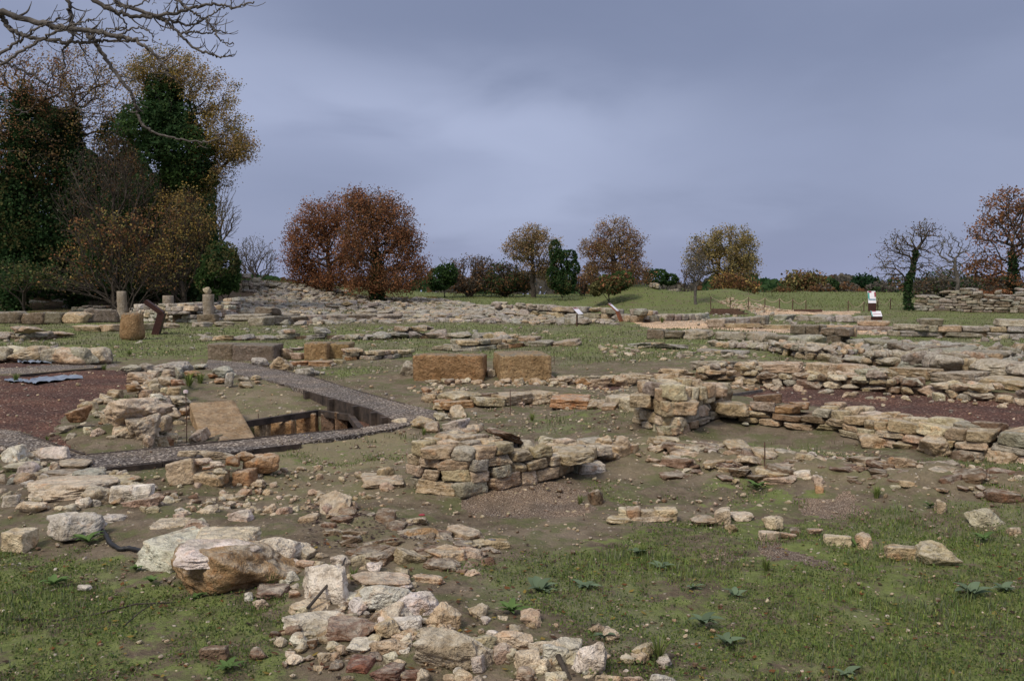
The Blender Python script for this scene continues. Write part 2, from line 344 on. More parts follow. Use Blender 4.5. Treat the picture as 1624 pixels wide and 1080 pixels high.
M_PLASTIC = simple('blue_grey_plastic_sheet', (.14, .18, .25), (.27, .31, .37), 7, .35, .6, .03, spec=.5)
M_BLACK = simple('black_plastic_hose', (.006, .006, .007), (.014, .014, .016), 20, .6, .3, .005, spec=.5)
M_REDP = simple('red_paint', (.20, .02, .03), (.32, .04, .05), 8, .5, .1, .002)
M_PLANTER = simple('grey_lead', (.10, .10, .12), (.18, .18, .20), 8, .6)
def leaf_mat(name, trans=.42, rough=.8):
    m, t, b = newmat(name, rough, .12); a = attr(t).outputs['Color']; p = pos(t)
    c = mixc(t, noise(t, p, 1.1, 3, .6), mixc(t, 1., a, (.70, .72, .75), 'MULTIPLY'), mixc(t, 1., a, (1.25, 1.22, 1.1), 'MULTIPLY'))
    t.links.new(c, b.inputs['Base Color'])
    tr = t.nodes.new('ShaderNodeBsdfTranslucent'); t.links.new(c, tr.inputs[0]); mx = t.nodes.new('ShaderNodeMixShader'); mx.inputs[0].default_value = trans
    o = t.nodes['Material Output']; t.links.new(b.outputs[0], mx.inputs[1]); t.links.new(tr.outputs[0], mx.inputs[2]); t.links.new(mx.outputs[0], o.inputs[0]); return m
M_LEAF = leaf_mat('foliage'); M_GRASS = leaf_mat('grass_blades', .3)
M_BARK = simple('dark_bark', (.030, .024, .019), (.085, .070, .056), 9, .9, .7, .03)
M_BARKG = simple('grey_bark', (.070, .062, .054), (.15, .135, .12), 9, .9, .7, .02)
# ---------------------------------------------------------------- ground sheet (split by surface where gravel lies)
def smooth_poly(pts, z=0): return polyz(pts, z)
def build_terrain():
    az = np.concatenate([np.linspace(-180, -42, 70)[:-1], np.linspace(-42, 42, 700), np.linspace(42, 180, 70)[1:-1]])
    rr = np.concatenate([[.4, 1.2, 2.0, 2.6], 3.0 * (62 / 3.0) ** (np.arange(0, 390) / 390.), 62 * (1500 / 62.) ** (np.arange(0, 110) / 109.)])
    A, Rr = np.meshgrid(np.radians(az), rr); X = Rr * np.sin(A); Y = Rr * np.cos(A)
    x = X.ravel(); y = Y.ravel(); z = hgt(x, y, True)
    nA, nR = len(az), len(rr)
    i = np.arange(nR - 1)[:, None] * nA; j = np.arange(nA)[None, :]; j2 = (j + 1) % nA
    F = np.stack([(i + j), (i + j2), (i + nA + j2), (i + nA + j)], -1).reshape(-1, 4)
    # covers
    P2 = np.stack([x, y], -1); G = np.zeros(len(x)); Sn = np.zeros(len(x)); L = np.zeros(len(x)); Br = np.zeros(len(x))
    wob = fbm(P2 * .9, 3)
    def cov(arr, pts, val, soft, w=.5):
        pg = polyg(pts) if not isinstance(pts, np.ndarray) else pts
        s = sd_poly(x, y, pg) + wob * soft * w; t = 1 - sstep(s, -soft, soft); np.maximum(arr, t * val, out=arr)
    for pts, v, soft in GRASS: cov(G, pts, v, soft)
    for pts, v, soft in PALE: cov(Sn, pts, v, soft)
    far = [(n, Wd) for n, Wd in ()]
    # meadow beyond 23 m
    G = np.maximum(G, sstep(y, 20, 25) * .80)
    G = np.maximum(G, sstep(y, 66, 74) * .95); Br = np.maximum(Br, sstep(y, 66, 76) * (x > -19) * 1.0)
    Br = np.maximum(Br, np.exp(-((x - 13) / 12) ** 2 - ((y - 70) / 12) ** 2))
    Br = np.maximum(Br, np.exp(-((x - 32) / 10) ** 2 - ((y - 52) / 9) ** 2) * .8)
    l = np.exp(-((x + 15) / 9) ** 2 - ((y - 74) / 7) ** 2); L = np.maximum(L, sstep(l + wob * .25, .35, .8) * .8); G = G * (1 - .85 * L)
    l = sstep(y, 57, 62) * (x < -19); L = np.maximum(L, l * .7); G = G * (1 - .6 * l)
    rub = 1 - sstep(sd_poly(x, y, RUBF), -2, 1.5); G = G * (1 - .45 * rub)
    for pts, soft in BARE:
        s = sd_poly(x, y, polyg(pts)) + wob * soft * .5; t = 1 - sstep(s, -soft, soft); G *= 1 - .9 * t
    o = OUTC(x, y); G *= 1 - .8 * o; Sn = np.maximum(Sn, .28 * o)
    s = sd_poly(x, y, PIT_SOIL); G *= sstep(s, 0, .3); s = sd_poly(x, y, PA); G *= sstep(s, -.1, .1); s = sd_poly(x, y, PB); G *= sstep(s, -.1, .1)
    cover = np.stack([G, Sn, L, Br], -1)
    cxm = x[F[:, 0]] * .5 + x[F[:, 2]] * .5; cym = y[F[:, 0]] * .5 + y[F[:, 2]] * .5
    lab = np.zeros(len(F), int)
    fw = fbm(np.stack([cxm, cym], -1) * 2.5, 3) * .12
    for k, (nm, pts, mat, soft) in enumerate(BEDS):
        s = sd_poly(cxm, cym, polyg(pts)) + fw * soft; lab[s < 0] = k + 1
    V = np.stack([x, y, z], -1)
    def part(name, mask, mat):
        f = F[mask]; u, inv = np.unique(f, return_inverse=True)
        o_ = mesh_np(name, V[u], inv.reshape(-1, 4), mat, None, None, cover[u], True, 'cover'); return tag(o_, kind='structure')
    part('ground', lab == 0, M_GROUND)
    for k, (nm, pts, mat, soft) in enumerate(BEDS):
        if (lab == k + 1).any(): part(nm, lab == k + 1, mat)
    # inner cap
    me = Buf(); n = 24; a = np.linspace(0, 2 * np.pi, n, endpoint=False)
    return x, y, G
GRASS = [
    ([(690, 905), (800, 890), (960, 850), (1100, 830), (1300, 800), (1800, 790), (1900, 1250), (1000, 1250), (960, 1060), (780, 985)], .72, .25),
    ([(-200, 870), (80, 862), (210, 900), (330, 960), (430, 960), (470, 1010), (500, 1250), (-200, 1250)], .70, .2),
    ([(1130, 760), (1250, 770), (1340, 790), (1250, 830), (1100, 800)], .55, .2),
    ([(1165, 700), (1400, 720), (1624, 745), (1700, 770), (1400, 745), (1200, 722)], .75, .15),
    ([(960, 765), (1050, 770), (1100, 800), (940, 800)], .45, .2),
    ([(440, 715), (640, 690), (640, 740), (500, 755), (440, 745)], .42, .2),
    ([(690, 690), (850, 665), (1000, 650), (1000, 700), (850, 690)], .58, .3),
    ([(440, 585), (640, 580), (630, 600), (600, 615), (500, 595)], .75, .5),
    ([(880, 560), (1100, 545), (1100, 565), (960, 575), (880, 585)], .78, .5),
    ([(200, 900), (330, 955), (450, 960), (440, 910)], .4, .1),
]
PALE = [
    ([(430, 712), (640, 684), (648, 745), (560, 750), (430, 760)], .62, .15),
    ([(300, 760), (640, 750), (660, 800), (400, 800)], .22, .2),
    ([(330, 610), (430, 605), (500, 640), (380, 650)], .2, .2),
]
BARE = [([(640, 590), (1000, 605), (1000, 660), (700, 660)], .4), ([(560, 600), (640, 590), (720, 655), (640, 640)], .3),
        ([(480, 800), (900, 770), (950, 830), (820, 880), (690, 900), (500, 900)], .2), ([(960, 590), (1700, 620), (1700, 740), (1150, 660)], .5)]
BEDS = [
    ('red_gravel', [(-500, 640), (-60, 598), (60, 594), (130, 589), (180, 585), (215, 592), (225, 600), (190, 620), (130, 640), (90, 665), (80, 690), (125, 716), (31, 684), (-60, 674), (-500, 670)], M_RED, .5),
    ('red_gravel_strip', [(-500, 600), (-60, 574), (0, 570), (60, 572), (165, 573), (60, 581), (-60, 588)], M_RED, .5),
    ('grey_gravel_strip', [(-500, 612), (-60, 588), (60, 581), (165, 573), (195, 577), (170, 583), (45, 592), (-60, 598), (-500, 640)], M_GREY, 0),
    ('red_gravel_bed', [(1150, 626), (1209, 612), (1333, 614), (1403, 626), (1580, 634), (1900, 655), (1900, 700), (1624, 686), (1439, 672), (1354, 662), (1262, 642)], M_RED, .5),
    ('red_gravel_patch', [(935, 606), (1000, 604), (1005, 616), (925, 618)], M_RED, .5),
    ('ochre_yard', [(1000, 511), (1118, 508), (1260, 519), (1400, 523), (1440, 529), (1330, 531), (1240, 528), (1120, 522), (1030, 520)], M_SAND, 2),
    ('ochre_bank', [(1190, 492), (1370, 492), (1350, 500), (1200, 500)], M_SAND, 2),
    ('fine_gravel', [(745, 800), (800, 785), (880, 775), (925, 785), (915, 812), (850, 830), (770, 832)], M_FINE, 2),
    ('fine_gravel_patch', [(1190, 868), (1260, 862), (1320, 872), (1310, 893), (1240, 900), (1180, 888)], M_FINE, 2),
    ('fine_gravel_spot', [(1270, 795), (1340, 795), (1350, 815), (1290, 825)], M_FINE, 2),
    ('timbered_soil', [(503, 652), (560, 640), (590, 650), (627, 666), (572, 678), (562, 658)], M_RED, 0),
]
RUBF = polyg([(300, 500), (380, 478), (560, 484), (700, 488), (830, 497), (1000, 508), (980, 518), (700, 513), (500, 520), (330, 520)])
TX, TY, TG = build_terrain()
# near-earth plug under the camera
b_ = Buf(); a_ = np.linspace(0, 2 * np.pi, 13)[:-1]
V_ = np.array([[.42 * math.cos(t), .42 * math.sin(t), -.012] for t in a_]); b_.add(V_, np.array([[0, 1, 2, 3], [0, 3, 4, 5], [0, 5, 6, 7], [0, 7, 8, 9], [0, 9, 10, 11]]), (.3, .3, .3))
tag(b_.build('ground_patch', M_EARTH), kind='structure')
# paths: raised slabs of grey gravel with their timber boards
def slab(name, pts, z0, z1, mat):
    pg = polyz(pts, z1); import mathutils
    tri = mathutils.geometry.tessellate_polygon([[mathutils.Vector((p[0], p[1], 0)) for p in pg]])
    n = len(pg); V = np.vstack([np.c_[pg, np.full(n, z1)], np.c_[pg, np.full(n, z0)]])
    F = [list(t) for t in tri] + [[k, (k + 1) % n, n + (k + 1) % n] for k in range(n)] + [[k, n + (k + 1) % n, n + k] for k in range(n)]
    o = mesh_np(name, V, np.array(F), mat, None, None, None, False); return tag(o, kind='structure')
slab('path', PATH_A, -.22, .040, M_GREY); slab('path', [(a, b) for a, b in PATH_B], -.25, .046, M_GREY)
def boards(name, label, px, z1, h, th=.035, posts=0, mat=M_TIMBER, seg=.9):
    pts = [Pz(a, b, z1) for a, b in px]; c = np.mean(pts, 0); e = empty(name, (c[0], c[1], z1 - h), label, 'timber edging')
    for a, b in zip(pts[:-1], pts[1:]):
        d = b - a; L = np.linalg.norm(d[:2]); an = math.atan2(d[1], d[0]); n = max(1, round(L / seg / 2))
        for k in range(n):
            m = a + d * (k + .5) / n
            Buf().box((m[0], m[1], z1 - h / 2 + rng.uniform(-.006, .006)), (L / n - .012, th, h), an, ry=rng.uniform(-.006, .006)).build('board', mat, e, smooth=False)
        for k in range(posts):
            m = a + d * (k + .5) / posts; nrm = np.array([math.sin(an), -math.cos(an)])
            Buf().box((m[0] + nrm[0] * .06, m[1] + nrm[1] * .06, z1 - h / 2 - .01), (.10, .08, h + .02), an).build('post', mat, e, smooth=False)
    return e
boards('path_edging', 'dark timber board edging the near gravel path behind the small rubble wall stub', [(154, 743), (257, 732), (400, 713), (478, 704)], .05, .13)
boards('path_edging', 'thin dark timber board between the red gravel and the near grey path', [(31, 684), (134, 720), (295, 705), (471, 687), (572, 678)], .05, .10, .025)
boards('retaining_boards', 'dark plank retaining wall with posts under the diagonal gravel path', [(436, 604), (513, 627), (590, 650), (625, 665)], .045, .26, .04, 2)
boards('path_edging', 'thin timber strip along the far edge of the diagonal gravel path', [(396, 577), (417, 581), (495, 597), (564, 618), (642, 640)], .055, .09, .02)
boards('path_edging', 'dark timber board at the far left between two gravel strips', [(30, 594), (100, 588), (165, 583)], .04, .14, .05)
boards('pit_beam', 'squared timber beam laid along the far rim of the stone lined pit', [(384, 668), (505, 650), (556, 657)], -.10, .09, .08)
boards('pit_beam', 'short leaning grey timber at the right end of the pit', [(556, 657), (573, 679)], -.09, .08, .08)
boards('edging_slat', 'pale thin slat at the corner of the right red gravel bed', [(1158, 625), (1209, 617)], .05, .05, .03, mat=M_BARKG)
# ---------------------------------------------------------------- stones
def cube_sphere(n):
    key = {}; V = []; F = []
    def vid(p):
        k = tuple(np.round(p, 5))
        if k not in key: key[k] = len(V); V.append(p)
        return key[k]
    g = np.tan(np.linspace(-1, 1, n + 1) * math.pi / 4)
    for ax in range(3):
        for s in (-1, 1):
            for i in range(n):
                for j in range(n):
                    q = []
                    for (u, v) in ((g[i], g[j]), (g[i + 1], g[j]), (g[i + 1], g[j + 1]), (g[i], g[j + 1])):
                        p = np.zeros(3); p[ax] = s; p[(ax + 1) % 3] = u; p[(ax + 2) % 3] = v; q.append(vid(p))
                    F.append(q if s > 0 else q[::-1])
    V = np.array(V); return V / np.linalg.norm(V, axis=1)[:, None], np.array(F)
CS = {n: cube_sphere(n) for n in (2, 3, 5, 9, 14, 24)}
_pc = {}
def proto(kind, n, k):
    key = (kind, n, k)
    if key in _pc: return _pc[key]
    r = np.random.RandomState(hash((len(kind), kind[0] == 'b', k)) % 99991 + ord(kind[0]) * 131)
    D_, F = CS[n]; jit = {'block': .07, 'slab': .16, 'rock': .34, 'round': .3, 'tuff': .025}[kind]
    nrm = []; ds = []
    for ax in range(3):
        for s in (-1, 1):
            v = np.zeros(3); v[ax] = s; v += r.normal(0, jit, 3); v /= np.linalg.norm(v); nrm.append(v); ds.append(r.uniform(.42, .5))
    nc = {'block': 4, 'slab': 7, 'rock': 9, 'round': 16, 'tuff': 1}[kind]
    for _ in range(nc):
        v = r.normal(0, 1, 3)
        if kind == 'slab': v[2] *= .35
        v /= np.linalg.norm(v); nrm.append(v); ds.append(r.uniform(.47, .66) if kind != 'rock' else r.uniform(.38, .56))
    nrm = np.array(nrm); ds = np.array(ds); q = np.maximum(D_ @ nrm.T / ds, 0); p = {'block': 34, 'slab': 44, 'rock': 42, 'round': 10, 'tuff': 34}[kind]
    rad = (q ** p).sum(1) ** (-1. / p); V = D_ * rad[:, None]
    amp = {'block': .036, 'slab': .045, 'rock': .060, 'round': .05, 'tuff': .012}[kind]
    if n >= 5: V = V + D_ * (fbm(V * 3.2 + k * 7.7, 3 if n > 9 else 2) * amp)[:, None]
    if n >= 9: V = V + D_ * (np.abs(fbm(V * 7 + k * 3.1, 3)) * amp * -.85)[:, None]
    V = (V - (V.max(0) + V.min(0)) / 2) / (V.max(0) - V.min(0)); _pc[key] = (V, F); return _pc[key]
COLS = dict(pale=(.64, .56, .42), tan=(.52, .42, .285), orange=(.43, .265, .145), grey=(.41, .375, .305), tuff=(.38, .262, .142), brown=(.235, .165, .115),
            white=(.72, .68, .60), pink=(.55, .43, .32), red=(.23, .125, .09), slate=(.22, .23, .25), dark=(.24, .205, .155), lgrey=(.44, .425, .385))
def col(name, r=rng):
    c = np.array(COLS[name]); return np.clip(c * r.uniform(.82, 1.16) * (1 + r.uniform(-.05, .05, 3)), .02, .85)
def res_for(w, dist):
    s = w * FP / max(dist, 1)
    return 24 if s > 62 else 14 if s > 34 else 9 if s > 17 else 5 if s > 10 else 3
def stone_geo(c, size, kind='rock', rz=0, rx=0, ry=0, n=None):
    d = np.linalg.norm(np.asarray(c)[:2])
    if n is None: n = res_for(max(size), d)
    V, F = proto(kind, n, rng.randint(0, 14 if n <= 9 else 20)); return (V * np.asarray(size)) @ rot(rx, ry, rz).T + np.asarray(c), F
def stone_obj(name, c, size, kind, colr, rz=0, rx=0, ry=0, parent=None, mat=None, label=None, cat='stone', group=None):
    V, F = stone_geo(c, size, kind, rz, rx, ry)
    o = mesh_np(name, V, F, mat or M_STONE, parent, c if parent is not None else (c[0], c[1], c[2] - size[2] / 2), colr if not isinstance(colr, str) else col(colr))
    if label: tag(o, label, cat, group)
    return o
def stone_px(x0, y0, x1, y1, kind='rock', colr='tan', label=None, rz=None, lift=0.0, flat=None, group=None, name='stone', tilt=None, cat='stone', mat=None, dep=None, parent=None):
    p = P((x0 + x1) / 2, y1, lift); Dd = np.linalg.norm(p - np.array([0, 0, CAMH])); e = math.asin((CAMH - p[2]) / Dd)
    w = (x1 - x0) / FP * p[1]; ext = (y1 - y0) / FP * p[1]
    fl = flat if flat is not None else {'slab': .38, 'block': .72, 'rock': .70, 'round': .75, 'tuff': .88}[kind]
    Hh = max(fl * ext / math.cos(e), .03) * (1.12 if y1 > 700 else 1.0); dd = dep or float(np.clip((1 - fl) * ext / math.sin(max(e, .06)), .45 * w, 1.25 * w))
    if rz is None: rz = rng.uniform(-.25, .25)
    rx, ry = tilt if tilt else (rng.uniform(-.07, .07), rng.uniform(-.07, .07))
    sink = (.34 if kind == 'rock' and lift == 0 else .14) * Hh; c = (p[0], p[1] + dd * .45, p[2] + Hh / 2 - sink / 2)
    k = .5 * (abs(math.sin(rz)) * dd / max(w, 1e-6)); w2 = w / (1 + k) * (1.14 if y1 > 700 else 1.05)
    return stone_obj(name, c, (w2, dd, Hh + sink), kind, colr, rz, rx, ry, parent, mat or (M_TUFF if kind == 'tuff' else M_STONE), label, cat, group)
def wall(label, verts, thick, course, length, colors, kind='block', rough=.3, parts=None, name='stone_wall', cat='stone wall', group=None, mat=None, top_rough=.35, gap=.012, core=True, fill=1.0):
    """verts: (px,py of the front foot, height in pixels). Courses of stones laid along the foot line."""
    pts = []; hs = []
    for (a, b, hp) in verts:
        q = P(a, b); pts.append(q); hs.append(hp / FP * q[1])
    pts = np.array(pts); hs = np.array(hs); seg = np.linalg.norm(np.diff(pts[:, :2], axis=0), axis=1); s = np.r_[0, np.cumsum(seg)]; L = s[-1]
    mid = pts.mean(0); dist = mid[1]; near = dist < 21 if parts is None else parts
    cidx = rng.randint(0, 9999)
    root = empty(name, pts[len(pts) // 2], label, cat, group) if near else None
    buf = Buf(); nparts = 0; mat = mat or (M_STONE if dist < 25 else M_FAR); items = []
    def at(u):
        u = np.clip(u, 0, L); x = np.interp(u, s, pts[:, 0]); y = np.interp(u, s, pts[:, 1]); k = min(np.searchsorted(s, u, 'right') - 1, len(seg) - 1)
        d = (pts[k + 1] - pts[k])[:2]; d = d / np.linalg.norm(d); nrm = np.array([-d[1], d[0]]); nrm = nrm if nrm @ mid[:2] > 0 else -nrm; return x, y, d, nrm
    names = list(colors)
    wts = np.array([colors[k] for k in names], float); wts /= wts.sum()
    z = 0.0; Hmax = hs.max(); ci = 0
    while z < Hmax:
        ch = rng.uniform(*course); u = rng.uniform(0, length[0]) * .5 * (ci % 2) - .02
        while u < L:
            l = rng.uniform(*length) * (1.25 if ci == 0 else 1); um = u + l / 2
            hh = np.interp(um, s, hs) * (1 + rng.uniform(-top_rough, top_rough * .6))
            chh = ch * rng.uniform(.85, 1.12)
            if z + ch * .55 < hh and um < L + l * .3:
                topc = z + ch * 1.55 >= hh; x, y, d, nrm = at(um); an = math.atan2(d[1], d[0]); rowd = min(max(l * .8, .6 * ch), thick)
                nrow = max(1, int(round(thick / rowd))); end = um < length[1] or um > L - length[1]
                for r_ in range(nrow):
                    if r_ > 0 and not (topc or end): break
                    if rng.rand() > fill: continue
                    dep_ = thick / nrow * rng.uniform(.85, 1.1); off = thick / nrow * (r_ + .5) + rng.uniform(-.04, .04) * rough * 3 * thick / nrow
                    px_, py_ = x + nrm[0] * off, y + nrm[1] * off; g = H1(px_, py_)
                    dz = (rng.uniform(-.3, .1) if r_ > 0 else 0) * ch * min(1, rough * 2.2)
                    items.append(((px_ + d[0] * rng.uniform(-.02, .02), py_, g + z + chh / 2 + dz - .01), (l * 1.04 - gap + rough * .06 * l, dep_ * 1.05, chh * 1.10), an + rng.normal(0, rough * .22), rng.normal(0, rough * .13), rng.normal(0, rough * .13), names[rng.choice(len(names), p=wts)], r_))
            u += l
        z += ch; ci += 1
    order = np.argsort([-(it[1][0] * it[1][2]) / it[0][1] * (1 if it[6] == 0 else .7) for it in items])
    for rank, ii in enumerate(order):
        c, sz, rz, rx, ry, cn, r_ = items[ii]; kd = kind if rng.rand() < .9 else ('rock' if kind != 'tuff' else 'tuff')
        if near and rank < 95: stone_obj('stone', c, sz, kd, cn, rz, rx, ry, root, mat)
        else:
            V, F = stone_geo(c, sz, kd, rz, rx, ry, None if near else (9 if max(sz) / dist * FP > 22 else 5)); buf.V.append(V) if False else buf.add(V, F, col(cn))
    if buf.n:
        if near: o = buf.build('small_stones', mat, root); tag(o, kind='stuff')
        else:
            o = buf.build(name, mat, None, tuple(pts[len(pts) // 2])); tag(o, label, cat, group)
    if core and hs.min() * 0 + hs.mean() > course[0]:
        n = max(2, int(L / .25)); V = []; F = []
        for k in range(n + 1):
            u = .2 + (L - .4) * k / n; x, y, d, nrm = at(u); hh = max(.02, np.interp(u, s, hs) * .85 - course[1] * .8) * rng.uniform(.85, 1.05)
            ins = min(.16, thick * .25); a1 = np.array([x, y]) + nrm * ins; a2 = np.array([x, y]) + nrm * (thick - ins * .5)
            g1, g2 = H1(*a1) - .1, H1(*a2) - .1; V += [[a1[0], a1[1], g1], [a1[0], a1[1], g1 + hh + .1], [a2[0], a2[1], g2 + hh + .1], [a2[0], a2[1], g2]]
        for k in range(n):
            for j in range(3): F.append([4 * k + j, 4 * k + j + 1, 4 * k + 5 + j, 4 * k + 4 + j])
        F += [[0, 3, 2, 1], [4 * n, 4 * n + 1, 4 * n + 2, 4 * n + 3]]
        tgt = root if near else o
        mesh_np('earth_core', np.array(V), np.array(F), M_EARTH, tgt, np.array(V).mean(0), None, False)
    return root
# ---------------------------------------------------------------- trees
def grow(base, pts, bf=.35, seg=.6, jit=.12, trunk=None, r=rng):
    """minimum-spanning growth: every target point joins the nearest node, long detours from the root cost"""
    nodes = [np.array(base, float)]; par = [-1]; pl = [0.0]
    def chain(k, q):
        a = nodes[k]; d = q - a; L = np.linalg.norm(d); n = max(1, int(L / seg))
        for i in range(1, n + 1):
            t = i / n; p = a + d * t + (r.normal(0, jit * seg, 3) if i < n else 0) + np.array([0, 0, .10 * L * math.sin(math.pi * t) * .6])
            nodes.append(p); par.append(k if i == 1 else len(nodes) - 2); pl.append(pl[par[-1]] + L / n)
        return len(nodes) - 1
    k = 0
    for q in (trunk or []): k = chain(k, np.array(q, float))
    k0 = k; o = nodes[k0]; pts = np.asarray(pts); pts = pts[np.argsort(np.linalg.norm(pts - o, axis=1))]
    cap = len(pts) * 12 + 200; A = np.zeros((cap, 3)); B = np.zeros(cap); A[:len(nodes)] = nodes; B[:len(nodes)] = pl
    st = max(0, int(k0 * .35)); tips = []
    for q in pts:
        n = len(nodes); c = np.linalg.norm(A[st:n] - q, axis=1) + bf * B[st:n]; kk = st + int(np.argmin(c)); m = len(nodes); tips.append(chain(kk, q)); A[m:len(nodes)] = nodes[m:]; B[m:len(nodes)] = pl[m:]
    return np.array(nodes), np.array(par), np.array(tips)
def wood(nodes, par, r0, expo=2.3, rmax=9, flare=1.25):
    n = len(nodes); acc = np.zeros(n); kids = np.bincount(par[par >= 0], minlength=n); acc[kids == 0] = r0 ** expo
    for i in range(n - 1, 0, -1): acc[par[i]] += acc[i]
    rad = np.minimum(acc ** (1 / expo), rmax); rad[0] *= flare; i = np.arange(1, n); p = par[i]
    out = Buf()
    for lo, hi, ns in ((0, .03, 3), (.03, .12, 4), (.12, 99, 8)):
        m = (rad[i] >= lo) & (rad[i] < hi); a = nodes[p[m]]; b = nodes[i[m]]; ra = np.minimum(rad[p[m]], rad[i[m]] * 1.35); rb = rad[i[m]]
        if not len(a): continue
        T = b - a; T /= np.linalg.norm(T, axis=1)[:, None] + 1e-9; b = b + T * (rb * .35)[:, None]; up = np.array([.12, .23, .97]); U = np.cross(T, up); U /= np.linalg.norm(U, axis=1)[:, None] + 1e-9; Wv = np.cross(T, U)
        an = np.arange(ns) * 2 * math.pi / ns; ring = np.cos(an)[None, :, None] * U[:, None, :] + np.sin(an)[None, :, None] * Wv[:, None, :]
        V = np.concatenate([a[:, None, :] + ring * ra[:, None, None], b[:, None, :] + ring * rb[:, None, None]], 1).reshape(-1, 3)
        k = np.arange(len(a))[:, None] * 2 * ns; q = np.arange(ns)[None, :]; q2 = (q + 1) % ns
        out.add(V, np.stack([k + q, k + q2, k + ns + q2, k + ns + q], -1).reshape(-1, 4), (.1, .1, .1))
    return out, rad
def leaves(centers, sizes, cols, r=rng, flat=0.0, asp=.75):
    n = len(centers); a = r.normal(0, 1, (n, 3)); a /= np.linalg.norm(a, axis=1)[:, None]; b = r.normal(0, 1, (n, 3)); b[:, 2] += flat; b = np.cross(a, b); b /= np.linalg.norm(b, axis=1)[:, None] + 1e-9
    c2 = np.cross(a, b); s = sizes[:, None]
    V = np.stack([centers - a * s, centers + b * s * asp + c2 * s * .25, centers + a * s, centers - b * s * asp + c2 * s * .25], 1).reshape(-1, 3)
    return V, np.arange(4 * n).reshape(-1, 4), np.repeat(cols, 4, 0)
LC = dict(rust=[(.145, .066, .034), (.185, .093, .048), (.115, .052, .030)], gold=[(.19, .132, .038), (.16, .122, .04), (.21, .145, .05), (.125, .105, .042)], ivy=[(.012, .028, .010), (.020, .042, .016), (.030, .052, .020)],
          green=[(.030, .060, .018), (.045, .080, .024), (.022, .042, .014)], olive=[(.085, .085, .035), (.115, .105, .045), (.07, .07, .03)], tan=[(.19, .125, .062), (.15, .10, .055), (.21, .155, .085)], brown=[(.12, .068, .035), (.16, .085, .04), (.09, .055, .032)],
          pine=[(.014, .036, .018), (.022, .050, .024)], yellow=[(.17, .135, .055), (.21, .165, .07), (.14, .12, .05)], grey=[(.10, .09, .075), (.13, .115, .10)])
LB = dict(ivy=2.1, green=1.6, grey=1.3, rust=2.0, pine=1.4, gold=2.0, tan=1.85, yellow=1.95, olive=1.6)
def pick(kind, n, r=rng):
    c = np.array(LC[kind]); return c[r.randint(0, len(c), n)] * r.uniform(.75, 1.25, (n, 1)) * LB.get(kind, 1.5)
def crown_points(blobs, Y, n, shell=.45, r=rng, depth=1.0, power=None):
    """blobs: (px,py,rx_px,ry_px,weight[,dy m]) in photo pixels at distance Y"""
    out = []; w = np.array([b[4] for b in blobs], float); w /= w.sum()
    for b, ww in zip(blobs, w):
        c = Pd(b[0], b[1], Y + (b[5] if len(b) > 5 else 0)); rx = b[2] / FP * Y; rz = b[3] / FP * Y; k = max(3, int(n * ww))
        d = r.normal(0, 1, (k, 3)); d /= np.linalg.norm(d, axis=1)[:, None]; q = r.uniform(shell ** 3, 1, k) ** (1 / 3.)
        q = q * (1 + .16 * fbm(d * 2.3 + b[0] * .1, 2)); out.append(c + d * q[:, None] * np.array([rx, min(rx, 4.5) * depth, rz]))
    return np.vstack(out)
